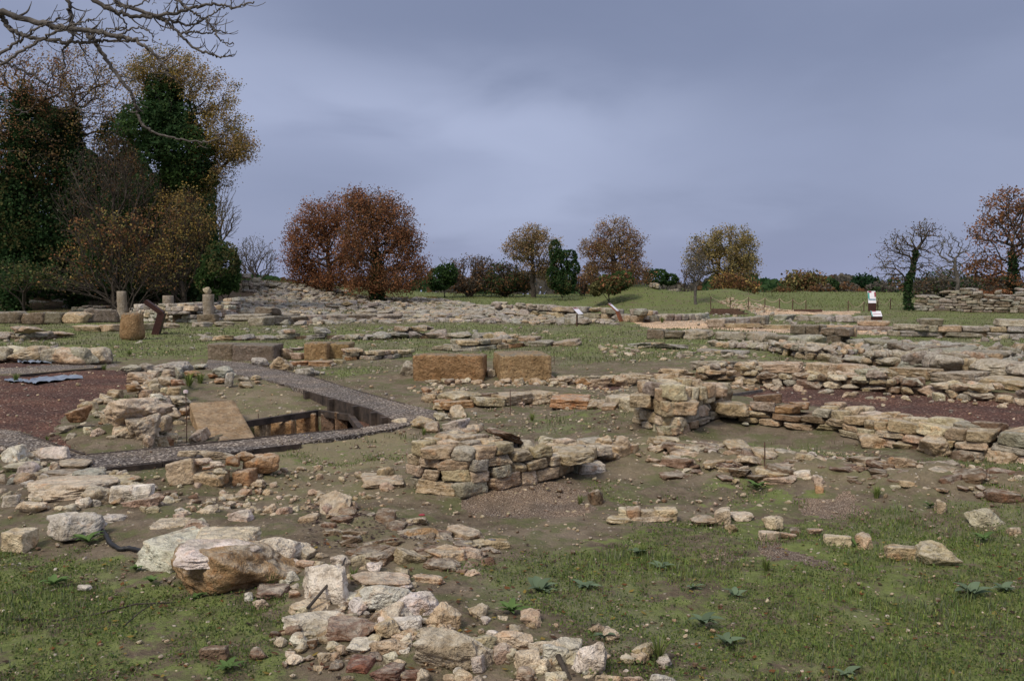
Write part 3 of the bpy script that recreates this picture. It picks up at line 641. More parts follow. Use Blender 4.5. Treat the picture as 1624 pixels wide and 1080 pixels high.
def tree(name, label, base, Y, blobs, n=700, leaf=None, lsize=.10, per=4, spread=.25, r0=.018, bark=None, ivy=None, group=None, trunk=None, bf=.35, cat='tree', seg=.6, shell=.4, rmax=.6, sub=None, jit=.12, depth=1.0, minz=None, seed=None, bare=0.0, clump=-.22):
    r = np.random.RandomState(seed if seed is not None else rng.randint(1 << 30)); b = Pd(base[0], base[1], Y); b[2] = H1(b[0], b[1]) - .05
    pts = crown_points(blobs, Y, n, shell, r, depth)
    if minz is None: minz = .15
    kc = vnoise(pts * (1.15 / max(.8, Y / 75)) + 11.3) + .35 * vnoise(pts * 2.6); pts = pts[kc > clump]
    g = hgt(pts[:, 0], pts[:, 1]); pts[:, 2] = np.maximum(pts[:, 2], g + minz)
    tr = [Pd(t[0], t[1], Y + (t[2] if len(t) > 2 else 0)) for t in (trunk or [])]
    if not tr:
        c = pts.mean(0); zlo = np.percentile(pts[:, 2], 3); tr = [b + (c - b) * np.array([.15, .15, 0]) + np.array([0, 0, max(.3, (zlo - b[2]) * .8)])]
    nodes, par, tips = grow(b, pts, bf, seg, jit, tr, r); wd, rad = wood(nodes, par, r0, rmax=rmax)
    e = empty(name, b, label, cat, group)
    wd.build('trunk', bark or M_BARK, e, tuple(b))
    if leaf:
        mixk = leaf if isinstance(leaf, dict) else {leaf: 1}; B = Buf(); tp = nodes[tips]; keep = r.rand(len(tp)) > bare; tp = tp[keep]
        cl = np.concatenate([np.tile(tp, (per, 1))]); cl = cl + r.normal(0, spread * .8, cl.shape) * np.array([1, 1, .8])
        shade = r.uniform(.7, 1.3, len(tp)); ks = list(mixk); kw = np.array([mixk[k] for k in ks], float); kw /= kw.sum()
        kid = r.choice(len(ks), len(tp), p=kw); cc = np.zeros((len(cl), 3))
        for i, k in enumerate(ks):
            m = np.tile(kid, per) == i; cc[m] = pick(k, m.sum(), r)
        cc *= np.tile(shade, per)[:, None]
        V, F, C = leaves(cl, r.uniform(.6, 1.3, len(cl)) * lsize, cc, r); B.add(V, F, C); B.build('crown', M_LEAF, e, tuple(cl.mean(0)))
    if ivy:
        kind, num, rmin, sp, ls = ivy; m = rad[1:] > rmin; m = np.where(m)[0] + 1; zcap = 1e9
        w = (rad[m] + .05); idx = m[r.choice(len(m), num, p=w / w.sum())]; t = r.rand(num)[:, None]; c = nodes[idx] * t + nodes[par[idx]] * (1 - t)
        d = r.normal(0, 1, (num, 3)); d /= np.linalg.norm(d, axis=1)[:, None]; c = c + d * (sp * r.uniform(.3, 1, num) * (1 + .5 * fbm(c * .8, 2)))[:, None]
        V, F, C = leaves(c, r.uniform(.6, 1.3, num) * ls, pick(kind, num, r), r); B = Buf(); B.add(V, F, C); B.build('ivy', M_LEAF, e, tuple(c.mean(0)))
    return e
def shrub(name, label, Y, blobs, kind, num, lsize=.09, group=None, cat='shrub', stems=60, shell=.75, r0=.012, base=None, bark=None, depth=1.0):
    """dense leafy bush: leaves on lumpy shells, stems inside"""
    r = np.random.RandomState(rng.randint(1 << 30)); x = np.mean([b[0] for b in blobs]); yb = max(b[1] + b[3] for b in blobs)
    bb = Pd(base[0] if base else x, yb, Y); bb[2] = H1(bb[0], bb[1]) - .03; e = empty(name, bb, label, cat, group)
    c = crown_points(blobs, Y, num, shell, r, depth); q = vnoise(c * 1.7 / max(.5, 1)) ; c = c[q > -.45]; g = hgt(c[:, 0], c[:, 1]); c = c[c[:, 2] > g]
    mk = kind if isinstance(kind, dict) else {kind: 1}; ks = list(mk); kw = np.array([mk[k] for k in ks], float); kw /= kw.sum()
    sel = np.clip(((vnoise(c * .9 + 40) + 1) / 2 + r.normal(0, .12, len(c))), 0, .999); cum = np.cumsum(kw); kid = np.searchsorted(cum, sel); kid = np.minimum(kid, len(ks) - 1)
    cc = np.zeros((len(c), 3))
    for i, k in enumerate(ks): cc[kid == i] = pick(k, (kid == i).sum(), r)
    V, F, C = leaves(c, r.uniform(.6, 1.3, len(c)) * lsize, cc, r); B = Buf(); B.add(V, F, C); B.build('foliage', M_LEAF, e, tuple(c.mean(0)))
    p = crown_points(blobs, Y, stems, .3, r, depth); p[:, 2] = np.maximum(p[:, 2], hgt(p[:, 0], p[:, 1]) + .1); nodes, par, tips = grow(bb, p, .5, .5, .12, [bb + np.array([0, 0, .25])], r); wd, _ = wood(nodes, par, r0, rmax=.15)
    wd.build('stems', bark or M_BARK, e, tuple(bb)); return e
gL = 'trees and bushes of the dense wood on the left'
tree('oak_tree', 'tall ivy clad oak with brown leaves at the left edge of the wood', (20, 462), 60, [(10, 160, 75, 70, 3), (70, 130, 60, 60, 3), (-60, 200, 90, 110, 3), (25, 250, 80, 60, 2)], 1000, {'brown': 3, 'tan': 3, 'rust': 1}, .068, 14, .3, .017, ivy=('ivy', 11000, .07, .95, .13), group=None, trunk=[(24, 330), (34, 230), (36, 130)], seed=3)
tree('oak_tree', 'half bare oak with ochre leaves and thin grey twigs left of the big golden oak', (120, 462), 62, [(120, 120, 55, 55, 2), (150, 180, 60, 60, 3), (90, 240, 60, 60, 2), (180, 150, 50, 60, 2), (190, 240, 40, 60, 1)], 1200, {'tan': 3, 'gold': 2, 'brown': 2}, .065, 11, .3, .014, ivy=('ivy', 7000, .09, .8, .13), trunk=[(118, 360), (112, 260), (120, 150)], seed=5, bare=.35)
tree('oak_tree', 'big oak with golden brown leaves and ivy covered core at the right of the wood', (262, 464), 58, [(270, 112, 62, 34, 2.2), (230, 140, 35, 35, 1), (330, 150, 45, 40, 1.5), (345, 215, 52, 45, 2.6), (372, 235, 32, 30, 1.2), (325, 275, 45, 35, 1.5), (300, 330, 50, 50, 1.6), (250, 130, 40, 40, 1)], 1700, {'gold': 4, 'tan': 2, 'olive': 1}, .055, 28, .28, .016, trunk=[(260, 360), (262, 250), (268, 190)], ivy=('green', 900, .09, .5, .12), seed=8, shell=.2)
def ivymass(label, Y, blobs, num, kind='ivy', ls=.105, name='ivy_thicket'): return shrub(name, label, Y, blobs, kind, int(num * 1.5), ls, None, 'climbing ivy', 120, .25, .02)
ivymass('dark green ivy column in the heart of the golden oak', 57.5, [(262, 150, 32, 32, 1), (245, 200, 58, 42, 2), (285, 235, 62, 42, 2.4), (300, 275, 44, 32, 1.4), (265, 190, 50, 40, 1.5)], 15000, {'ivy': 3, 'green': 2})
ivymass('dark ivy mass over the lower left of the wood', 61, [(60, 200, 40, 50, 1), (-20, 200, 60, 60, 1.5), (20, 270, 70, 55, 2), (20, 350, 90, 80, 4), (-60, 320, 90, 110, 3), (70, 400, 60, 60, 3)], 22000, {'ivy': 5, 'olive': 1.5, 'green': 1})
ivymass('dark ivy column on the second trunk of the wood', 62, [(105, 230, 26, 60, 1), (130, 300, 50, 60, 2), (120, 390, 70, 70, 3)], 11000)
ivymass('dark holly and ivy mass under the golden oak', 60, [(210, 350, 60, 70, 2.6), (280, 340, 50, 50, 2), (230, 420, 110, 45, 3), (310, 400, 45, 60, 2)], 15000, {'ivy': 5, 'green': 1, 'brown': .6})
ivymass('dark tangled ivy and brush between the second trunk and the golden oak', 63, [(185, 240, 36, 60, 1.5), (190, 320, 60, 70, 2.5), (160, 400, 70, 60, 2)], 9000, {'ivy': 4, 'brown': 1, 'olive': 1})
def thicket(label, Y, blobs, n, base=None, leaf=None, bark=None, r0=.012, name='bare_shrub', cat='shrub', **k):
    return tree(name, label, base or (blobs[0][0], blobs[0][1] + blobs[0][3]), Y, blobs, n, leaf, k.pop('lsize', .08), k.pop('per', 2), .25, r0, bark, cat=cat, bf=k.pop('bf', .6), seg=.5, shell=.2, trunk=k.pop('trunk', None), rmax=.15, jit=.2, **k)
thicket('leafless grey brown brush in front of the ivy left of the golden oak', 57, [(150, 290, 45, 65, 2), (190, 250, 35, 60, 1.5), (225, 290, 50, 55, 2), (120, 330, 40, 50, 1), (200, 380, 60, 40, 1.5)], 2300, (180, 440), {'brown': 1, 'grey': 1}, M_BARK, .009, per=2, lsize=.05, bf=.9)
thicket('rust brown leafy shrub low in the middle of the wood', 55, [(170, 370, 55, 35, 2), (230, 370, 65, 40, 2.4), (130, 410, 40, 40, 1.5)], 900, (180, 460), {'brown': 3, 'olive': 2, 'rust': 1, 'gold': 1}, M_BARK, .009, per=5, bf=1.0)
thicket('ochre leaved shrub sprawling at the foot of the golden oak', 55, [(300, 345, 40, 50, 2), (290, 400, 50, 45, 2), (240, 425, 60, 32, 1.5)], 1000, (290, 462), {'gold': 3, 'brown': 2, 'olive': 2}, M_BARK, .009, per=6, lsize=.065, bf=1.0)
thicket('drooping grey twiggy shrub at the bottom of the wood', 54, [(210, 415, 45, 40, 1.5), (110, 440, 60, 25, 1), (265, 440, 40, 22, 1)], 500, (205, 465), {'brown': 1, 'olive': 1}, M_BARK, .008, per=2, bf=1.0)
thicket('low olive green undergrowth at the left foot of the wood', 55, [(20, 432, 60, 26, 1), (70, 440, 60, 22, 1)], 500, (40, 462), {'olive': 2, 'ivy': 3}, M_BARK, .01, per=8)
shrub('laurel_bush', 'rounded dense green bush at the right end of the wood', 54, [(352, 425, 29, 42, 3), (335, 445, 25, 26, 1), (368, 445, 14, 22, .6)], {'green': 5, 'olive': 2, 'ivy': 1}, 8500, .085, cat='bush')
thicket('leafless pale tree showing behind the golden oak', 85, [(350, 330, 32, 42, 1), (362, 345, 22, 35, 1)], 600, (350, 440), None, M_BARKG, .016, name='bare_tree', cat='tree')
thicket('grey leafless bush between the wood and the rust oak', 90, [(405, 405, 34, 34, 1), (388, 415, 26, 26, .7), (425, 420, 22, 24, .6)], 1100, (405, 445), {'grey': 1}, M_BARKG, .016, per=1, lsize=.07)
# background wood seen through gaps
tree('oak_tree', 'wide rust brown oak, the left of the twin rust oaks', (520, 462), 80, [(510, 345, 36, 32, 2), (490, 385, 40, 42, 2.5), (550, 365, 44, 58, 3.2), (470, 400, 26, 28, 1.2), (480, 430, 28, 22, 1), (545, 430, 32, 25, 1.2), (505, 445, 45, 16, 1.5)], 1500, {'rust': 5, 'brown': 1}, .075, 24, .42, .020, trunk=[(523, 425), (520, 400)], clump=-.36, seed=21, shell=.2)
tree('oak_tree', 'wide rust brown oak with an ivy trunk, the right of the twin rust oaks', (597, 466), 77, [(590, 335, 42, 36, 2.2), (565, 320, 20, 22, .8), (620, 350, 40, 38, 2), (645, 380, 26, 26, 1.1), (600, 395, 62, 46, 3.2), (655, 425, 26, 26, 1.2), (620, 445, 52, 20, 2.2), (575, 450, 30, 14, 1), (560, 390, 30, 40, 1)], 1900, {'rust': 5, 'brown': 3}, .075, 21, .42, .020, trunk=[(598, 430), (598, 395)], ivy=('ivy', 2500, .16, .65, .13), seed=22, shell=.2, clump=-.34)
shrub('holly_bush', 'dark bush with green leaves just right of the rust oaks', 92, [(697, 442, 22, 20, 2), (712, 435, 14, 18, 1)], {'green': 2, 'ivy': 3, 'rust': .5}, 3600, .13, cat='bush')
tree('bare_tree', 'thin pale leafless tree behind the dark bushes in the centre', (705, 465), 105, [(705, 425, 22, 20, 1)], 130, None, r0=.022, bark=M_BARKG)
thicket('grey brown leafless thicket, left part of the central hedge', 96, [(745, 436, 34, 30, 2), (722, 445, 18, 20, 1), (770, 432, 24, 30, 1), (760, 450, 45, 16, 1.5)], 2600, (745, 467), {'brown': 1, 'grey': 1}, M_BARK, .02, per=2, lsize=.10)
thicket('dark leafless thicket, right part of the central hedge', 94, [(800, 440, 34, 27, 2), (825, 450, 20, 17, 1), (800, 452, 42, 14, 1.5)], 2500, (800, 467), {'brown': 1, 'ivy': 1}, M_BARK, .02, per=3, lsize=.10)
tree('oak_tree', 'pale brown leaved oak behind the central hedge', (846, 468), 92, [(840, 380, 36, 22, 2), (825, 395, 28, 20, 1), (865, 390, 28, 24, 1.5), (845, 410, 42, 28, 2), (870, 425, 22, 22, 1)], 1100, {'tan': 4, 'olive': 1}, .075, 15, .3, .02, trunk=[(845, 440), (844, 415)], seed=31, shell=.2)
shrub('ivy_covered_tree', 'dark green ivy smothered tree beside the pale brown oak', 88, [(880, 398, 10, 18, .7), (887, 420, 15, 22, 1.4), (902, 408, 14, 12, .8), (909, 425, 12, 14, .7), (878, 440, 12, 20, 1), (895, 447, 20, 20, 2)], {'green': 2, 'ivy': 4, 'olive': 2.5}, 7500, .11, cat='tree')
tree('oak_tree', 'upright leafless looking oak with orange lower twigs on the left slope of the green mound', (975, 462), 74, [(972, 375, 36, 32, 2.2), (940, 395, 24, 26, 1), (1000, 390, 26, 30, 1.3), (972, 410, 48, 34, 2.6), (955, 430, 32, 18, 1), (1000, 430, 34, 18, 1)], 1500, {'tan': 3, 'brown': 2, 'rust': .8}, .055, 15, .22, .017, bark=M_BARK, trunk=[(974, 430), (972, 400)], seed=33, shell=.2, bf=.25)
shrub('bramble_bush', 'olive and rust bush at the foot of the upright oak on the mound', 69, [(965, 453, 26, 16, 2), (985, 446, 22, 15, 1.5), (948, 458, 14, 12, 1)], {'olive': 5, 'rust': .8, 'green': 2}, 3600, .10, cat='bush')
thicket('rust brown leafy brush right behind the mound oak', 84, [(1005, 440, 28, 16, 1), (940, 435, 18, 20, 1)], 400, (1000, 462), {'rust': .5, 'brown': 3}, M_BARK, .014, per=4, lsize=.1)
shrub('holly_bush', 'dark green bush on the skyline behind the crest of the mound', 92, [(1040, 440, 22, 13, 2), (1062, 443, 14, 10, 1)], {'green': 2, 'ivy': 3}, 2600, .12, cat='bush')
thicket('low brown scrub between the ivy smothered tree and the mound oak', 98, [(925, 448, 26, 16, 1), (945, 442, 16, 18, .6)], 700, (925, 462), {'brown': 2, 'grey': 1, 'rust': .5}, M_BARK, .018, per=3, lsize=.10)
thicket('small brown bush on the skyline left of the small grey tree', 92, [(1085, 440, 14, 14, 1)], 220, (1085, 455), {'brown': 1}, M_BARK, .018, per=2)
tree('bare_tree', 'small round headed grey leafless tree standing on the mound', (1103, 474), 67, [(1103, 420, 22, 25, 2), (1095, 430, 18, 20, 1), (1113, 432, 16, 20, 1)], 800, {'grey': 1}, .05, 2, .15, .011, bark=M_BARKG, trunk=[(1103, 455)], seed=41, bf=.3)
tree('oak_tree', 'spreading oak with yellowish leaves behind the right end of the mound', (1147, 468), 86, [(1125, 390, 30, 26, 1.6), (1160, 382, 34, 24, 1.8), (1185, 405, 22, 30, 1.3), (1150, 415, 48, 30, 2.4), (1105, 410, 20, 22, .8), (1170, 432, 32, 18, 1)], 1300, {'yellow': 4, 'tan': 1, 'olive': 1}, .075, 16, .3, .02, trunk=[(1148, 435), (1150, 420)], seed=42, shell=.2)
thicket('rust brown brush on the mound below the yellowish oak', 82, [(1155, 450, 28, 16, 2), (1185, 455, 18, 12, 1)], 600, (1160, 470), {'brown': 3, 'rust': .6, 'gold': 1.5}, M_BARK, .014, per=5, lsize=.1)
FT = 'scrub and trees along the distant skyline'
tree('oak_tree', 'distant dull orange green oak, roundest crown of the right skyline scrub', (1272, 478), 118, [(1265, 450, 22, 17, 2), (1290, 448, 20, 16, 1.5), (1278, 462, 34, 14, 1.5)], 700, {'olive': 3, 'brown': 2, 'yellow': 1}, .2, 6, .45, .03, seed=51)
shrub('ivy_covered_tree', 'small dark ivy covered tree in the gap of the right skyline scrub', 108, [(1321, 455, 9, 13, 1), (1322, 470, 8, 14, 1)], {'ivy': 3, 'green': 1}, 1800, .15, cat='tree')
tree('pine_tree', 'distant dark green pine rising above the scrub right of centre', (1372, 478), 125, [(1368, 446, 14, 7, 1), (1380, 450, 16, 8, 1)], 260, 'pine', .2, 10, .4, .03)
skyl = [(1222, 470, 20, 9, {'olive': 2, 'ivy': 1}, 'low dull green scrub at the right foot of the mound on the skyline'), (1243, 466, 18, 13, {'brown': 2, 'olive': 1}, 'brown scrub left of the distant orange green oak'), (1305, 466, 22, 16, {'brown': 2, 'grey': 1}, 'pale brown scrub left of the small ivy covered tree'), (1345, 466, 20, 18, {'grey': 2, 'brown': 2, 'olive': 1}, 'greyish scrub right of the small ivy covered tree'), (1368, 470, 18, 13, {'brown': 2, 'rust': 1}, 'rusty scrub under the distant pine'), (1398, 465, 24, 20, {'ivy': 1, 'grey': 2, 'olive': 1}, 'dark scrub behind the upper info stand'), (1300, 476, 30, 9, {'olive': 3, 'tan': 1}, 'low olive scrub in front of the skyline trees'), (1425, 462, 25, 26, {'ivy': 2, 'brown': 1, 'grey': 1}, 'dark scrub left of the leaning ivy trunk tree')]
for (x, y, rx, ry, kd, lb) in skyl: shrub('scrub_bush', lb, 105 + rng.uniform(-4, 8), [(x, y, rx, ry, 1), (x + rx * .5, y + 3, rx * .6, ry * .7, .5), (x - rx * .6, y + 2, rx * .5, ry * .8, .5)], kd, 1700, .17, FT, 'bush', stems=260, shell=.4, r0=.02)
tree('leaning_tree', 'crooked ivy trunked tree with bare twiggy crown left of the stone heap', (1443, 490), 60, [(1425, 385, 26, 20, 1.4), (1468, 365, 26, 18, 1.4), (1410, 420, 28, 30, 1.4), (1450, 400, 34, 30, 1.4), (1480, 385, 18, 22, .8), (1470, 440, 30, 25, 1)], 1000, {'olive': 1, 'brown': 1}, .05, 2, .2, .014, trunk=[(1440, 450), (1449, 420), (1462, 385)], ivy=('ivy', 2600, .10, .26, .09), seed=61, shell=.2, bf=.3)
tree('bare_tree', 'leafless grey tree with upward branches between the ivy trunk tree and the right rust oak', (1515, 485), 78, [(1505, 390, 24, 22, 1), (1540, 410, 28, 30, 1), (1510, 430, 40, 25, 1)], 650, None, r0=.018, bark=M_BARKG, trunk=[(1518, 440), (1515, 410)], seed=62, bf=.3)
tree('oak_tree', 'large rust leaved oak with dark trunk at the right edge', (1608, 470), 64, [(1600, 325, 45, 28, 2), (1640, 350, 50, 40, 2), (1575, 365, 40, 26, 1.3), (1600, 395, 60, 25, 1.5), (1560, 425, 30, 16, 1), (1670, 420, 50, 50, 1.4), (1590, 445, 38, 14, .8)], 1300, {'rust': 4, 'brown': 2}, .085, 8, .28, .018, trunk=[(1606, 430), (1608, 390)], ivy=('ivy', 1500, .14, .4, .11), seed=63, shell=.2, bare=.2)
thicket('dense grey green brush behind the stone heap on the right', 84, [(1500, 452, 50, 24, 2), (1560, 455, 50, 20, 1.5), (1620, 458, 40, 16, 1), (1460, 455, 30, 20, 1)], 1700, (1530, 475), {'grey': 2, 'ivy': 2, 'brown': 1}, M_BARK, .02, per=3, lsize=.12)
shrub('bramble_bush', 'rust brown bramble sprawling on top of the stone heap', 63, [(1550, 468, 22, 8, 1), (1585, 466, 18, 7, 1)], {'brown': 2, 'rust': 2}, 1500, .09, cat='bush')
# far wood: reads as one mass behind everything
def farwood():
    r = np.random.RandomState(5); V = []; n = 42000; px = r.uniform(-900, 2500, n); Y = r.uniform(150, 215, n); top = 443 + 12 * fbm(np.c_[px * .012, px * 0], 4) + (px > 1200) * 6
    base = hgt((px - 812) / FP * Y, Y); x = (px - 812) / FP * Y; zt = CAMH + (470 - top) / FP * Y; z = base + (zt - base) * r.uniform(0, 1, n) ** .8; c = np.stack([x, Y, z], -1)
    k = vnoise(np.c_[px * .03, px * 0]); cc = np.where((k > .2)[:, None], pick('ivy', n, r), np.where((k < -.2)[:, None], pick('grey', n, r) * .8, pick('brown', n, r) * .8)); B = Buf(); a, b, c2 = leaves(c, r.uniform(.25, .7, n), cc, r); B.add(a, b, c2)
    tag(B.build('far_wood', M_LEAF), 'dark distant wood closing the horizon behind the meadow', 'wood', None, 'stuff')
farwood()
# left wood backdrop mass
def leftwood():
    r = np.random.RandomState(9); n = 62000; px = r.uniform(-500, 345, n); Y = r.uniform(66, 76, n); top = 215 + 75 * fbm(np.c_[px * .011, px * 0], 3) + sstep(px, 260, 345) * 110; x = (px - 812) / FP * Y
    base = hgt(x, Y); zt = CAMH + (470 - top) / FP * Y; z = base + (zt - base) * r.uniform(0, 1, n); c = np.stack([x, Y, z], -1); keep = vnoise(c * .35) > -.35; c = c[keep]; n = len(c); B = Buf(); a, b, c2 = leaves(c, r.uniform(.12, .3, n), pick('ivy', n, r), r); B.add(a, b, c2)
    tag(B.build('undergrowth', M_LEAF), 'dark tangled undergrowth deep inside the wood on the left', 'undergrowth', None, 'stuff')
leftwood()
# overhanging bare tree, trunk out of frame on the left
def overhang():
    Y = 6.5; base = np.array([-5.6, 5.8, H1(-5.6, 5.8) - .05]); e = empty('walnut_tree', base, 'bare grey branches of a near tree hanging into the top left of the view', 'tree')
    fork = base + np.array([.1, .1, 3.0]); b = Buf(); b.tube([base, base + (0.05, 0, .8), base + (.0, .05, 1.8), fork], [.26, .19, .165, .15], 12); b.build('trunk', M_BARKG, e, tuple(base))
    def cr(pts, n=10):
        p = np.asarray(pts, float); q = np.vstack([2 * p[0] - p[1], p, 2 * p[-1] - p[-2]]); out = []
        for i in range(1, len(q) - 2):
            for t in np.linspace(0, 1, n, endpoint=False):
                a, b_, c, d = q[i - 1:i + 3]; out.append(.5 * ((2 * b_) + (-a + c) * t + (2 * a - 5 * b_ + 4 * c - d) * t * t + (-a + 3 * b_ - 3 * c + d) * t ** 3))
        out.append(q[-2]); return np.array(out)
    C = [([(-60, 8), (0, 19), (78, 40), (134, 48), (186, 58), (205, 62), (232, 76), (258, 103), (268, 122)], 15, 4, 1, 0),
         ([(134, 49), (155, 75), (181, 114), (207, 145), (214, 165), (222, 191), (240, 208), (284, 221), (333, 226), (362, 212)], 9, 2.4, .35, .15),
         ([(60, -50), (106, 0), (111, 20), (114, 39), (116, 62)], 10, 6, 1, .1),
         ([(60, -60), (155, 5), (207, 26), (259, 25), (310, 12), (345, 8), (375, 12), (403, 3)], 11, 3, 1.2, .2),
         ([(120, -60), (186, 3), (246, 26), (268, 38), (284, 54), (310, 78), (330, 84), (344, 90), (365, 88)], 10, 2.4, 1.2, .25),
         ([(246, 26), (270, 34), (297, 39), (320, 33), (340, 20), (357, 12)], 6, 2.2, 1.1, .25), ([(240, -40), (280, 0), (305, 20), (328, 35), (340, 50), (352, 66), (371, 71)], 7, 2.2, 1.1, .1),
         ([(284, 54), (305, 52), (325, 53), (345, 50), (360, 54)], 4.5, 2, 1, .25),
         ([(-60, 110), (0, 85), (39, 60), (65, 42), (96, 28)], 9, 2.5, .9, -.1), ([(-60, 125), (0, 103), (52, 72), (90, 50), (121, 38), (150, 30)], 8, 2.4, .9, -.15), ([(-60, 80), (13, 103), (52, 119), (75, 135), (100, 143), (140, 141)], 7, 2.2, .7, .3),
         ([(-60, 140), (0, 155), (22, 172), (45, 179)], 7, 2.5, .7, .35), ([(0, 22), (8, 36), (21, 49), (52, 61), (103, 66), (145, 68), (170, 64), (200, 66), (235, 64)], 10, 3, 1, .05),
         ([(98, 145), (115, 165), (135, 185), (150, 193)], 4.5, 2, .6, .3), ([(155, 5), (185, 22), (200, 45), (168, 48), (140, 60)], 4, 2, .5, .2),
         ([(150, -60), (180, 0), (200, 12), (235, 2), (262, -8)], 6, 2.2, 1.2, .1), ([(116, 62), (100, 80), (102, 100), (97, 125)], 4.5, 2, .5, .1), ([(186, 58), (215, 45), (235, 50), (246, 68)], 4, 1.8, .6, .05), ([(165, 60), (185, 46), (215, 50), (235, 62)], 3.6, 1.6, .6, .05)]
    for i, (pp, w0, w1, dens, dy) in enumerate(C):
        r = np.random.RandomState(100 + i); pts = [Pd(x, y, Y + dy + .0 * k) for k, (x, y) in enumerate(pp)]
        if pp[0][0] < 0 or pp[0][1] < 0: pts = [fork + (pts[0] - fork) * t + np.array([0, 0, .25 * math.sin(math.pi * t)]) for t in (0, .5)] + pts
        c = cr(pts); c[1:-1] += r.normal(0, .006, (len(c) - 2, 3)); k = Y / FP / 2 * .82; rad = np.linspace(w0, w1, len(c)) * k * r.uniform(.93, 1.07, len(c)); b = Buf(); b.tube(c, rad, 7)
        # side twigs
        st = 20 if pp[0][0] < 0 or pp[0][1] < 0 else 3; m = int(len(c) * .22 * dens)
        for _ in range(m):
            j = r.randint(st, len(c) - 1) if len(c) > st + 2 else len(c) - 2; T = c[j + 1] - c[j]; T /= np.linalg.norm(T) + 1e-9; sd = r.choice([-1, 1]); U = np.array([-T[2] * sd, r.normal(0, .4), T[0] * sd]); L = r.uniform(14, 52) * k * 2
            d = T * .8 + U * .7; q = [c[j]]; dd = d / np.linalg.norm(d)
            for s_ in range(7): dd = dd + np.array([0, 0, .13]) + r.normal(0, .12, 3); dd /= np.linalg.norm(dd); q.append(q[-1] + dd * L / 7)
            b.tube(np.array(q), np.linspace(max(rad[j] * .5, 1.6 * k), 1.0 * k, 8), 5)
            if r.rand() < .75:
                j2 = r.randint(2, 6); dd = dd * .6 + np.array([r.normal(0, .5), r.normal(0, .4), r.normal(.1, .5)]); dd /= np.linalg.norm(dd); q2 = [q[j2]]
                for s_ in range(4): dd = dd + np.array([0, 0, .15]) + r.normal(0, .1, 3); dd /= np.linalg.norm(dd); q2.append(q2[-1] + dd * L / 10)
                b.tube(np.array(q2), np.linspace(1.5 * k, .9 * k, 5), 5)
        b.build('branch', M_BARKG, e)
overhang()
# ---------------------------------------------------------------- walls, near to far
LIME = {'tan': 4, 'pale': 2, 'grey': 2, 'orange': 1, 'pink': 1}; GREYL = {'grey': 4, 'tan': 2, 'lgrey': 3}; FARL = {'lgrey': 4, 'grey': 3, 'tan': 1.2, 'pale': 1}; BROWN = {'brown': 3, 'tan': 2, 'dark': 1}
wall('coursed dry stone wall in the middle of the view, highest at its broken left end', [(646, 774, 70), (690, 786, 88), (753, 791, 92), (800, 779, 80), (849, 768, 55), (895, 758, 40), (945, 744, 34), (1000, 724, 24)], .62, (.075, .125), (.13, .31), {'tan': 6, 'grey': 2, 'pale': 2}, rough=.20, top_rough=.12)
wall('chunky wall corner of big squared stones right of centre with a pinkish slab on top', [(1003, 672, 54), (1045, 690, 78), (1085, 690, 74), (1118, 674, 64), (1158, 652, 52)], .75, (.09, .17), (.14, .34), {'tan': 4, 'pale': 2, 'grey': 1}, rough=.35, core=False, top_rough=.2)
wall('long low wall of rough blocks in front of the right red gravel bed', [(1112, 657, 28), (1136, 661, 27), (1190, 672, 30), (1236, 679, 30), (1312, 686, 34), (1370, 703, 36), (1460, 717, 37), (1540, 728, 41), (1640, 740, 44), (1750, 752, 44)],
    .50, (.065, .13), (.15, .38), {'tan': 6, 'pale': 2, 'orange': .6, 'grey': 1.5, 'brown': .6}, rough=.4, top_rough=.15)
wall('long double wall of pale blocks behind the right red gravel bed', [(1100, 604, 22), (1198, 611, 26), (1276, 615, 28), (1361, 622, 30), (1463, 629, 28), (1573, 639, 26), (1700, 652, 26)], .7, (.10, .19), (.16, .40), {'tan': 5, 'grey': 2, 'pale': 1, 'brown': 1}, 'rock', rough=.6)
wall('upper row of long flat blocks above the right red gravel bed', [(1096, 588, 14), (1198, 592, 18), (1276, 594, 16), (1361, 600, 16), (1463, 606, 17), (1573, 616, 17), (1700, 628, 18)], .6, (.16, .24), (.35, .95), {'tan': 5, 'grey': 3, 'orange': .5}, rough=.22)
wall('loose rubble wall piece between the two tufa blocks and the right double wall', [(868, 611, 14), (930, 614, 24), (990, 614, 26), (1050, 606, 30), (1100, 604, 28)], .8, (.14, .26), (.22, .6), {'tan': 5, 'orange': 1.4, 'pale': 1}, 'rock', rough=.55)
wall('low line of tan blocks in front of the two tufa blocks', [(690, 640, 12), (728, 651, 22), (798, 646, 22), (870, 640, 22)], .6, (.13, .2), (.25, .55), {'tan': 4, 'orange': 1.5, 'brown': 1}, rough=.4)
wall('low line of flat blocks running to the chunky wall corner', [(930, 648, 14), (985, 650, 14), (1003, 655, 18)], .6, (.10, .16), (.22, .5), {'tan': 4, 'pale': 1.5}, rough=.4)
wall('dark rubble wall sloping down behind the double wall on the right', [(1120, 548, 9), (1209, 557, 15), (1262, 569, 20), (1368, 579, 20), (1439, 583, 22)], 1.1, (.12, .22), (.2, .6), {'grey': 4, 'tan': 2, 'lgrey': 2}, 'rock', rough=.5)
wall('tumbled wall of rounded weathered boulders at the right edge', [(1410, 578, 18), (1480, 590, 28), (1540, 594, 28), (1620, 604, 34), (1720, 612, 34)], 1.8, (.24, .42), (.4, .95), {'grey': 4, 'tan': 1, 'lgrey': 2}, 'round', rough=.8)
wall('broken paving of dark slabs leading right from the stacked dark blocks', [(1335, 546, 9), (1400, 556, 10), (1480, 566, 12), (1560, 572, 10)], 1.2, (.15, .25), (.5, 1.2), {'dark': 3, 'grey': 3, 'lgrey': 1}, rough=.35)
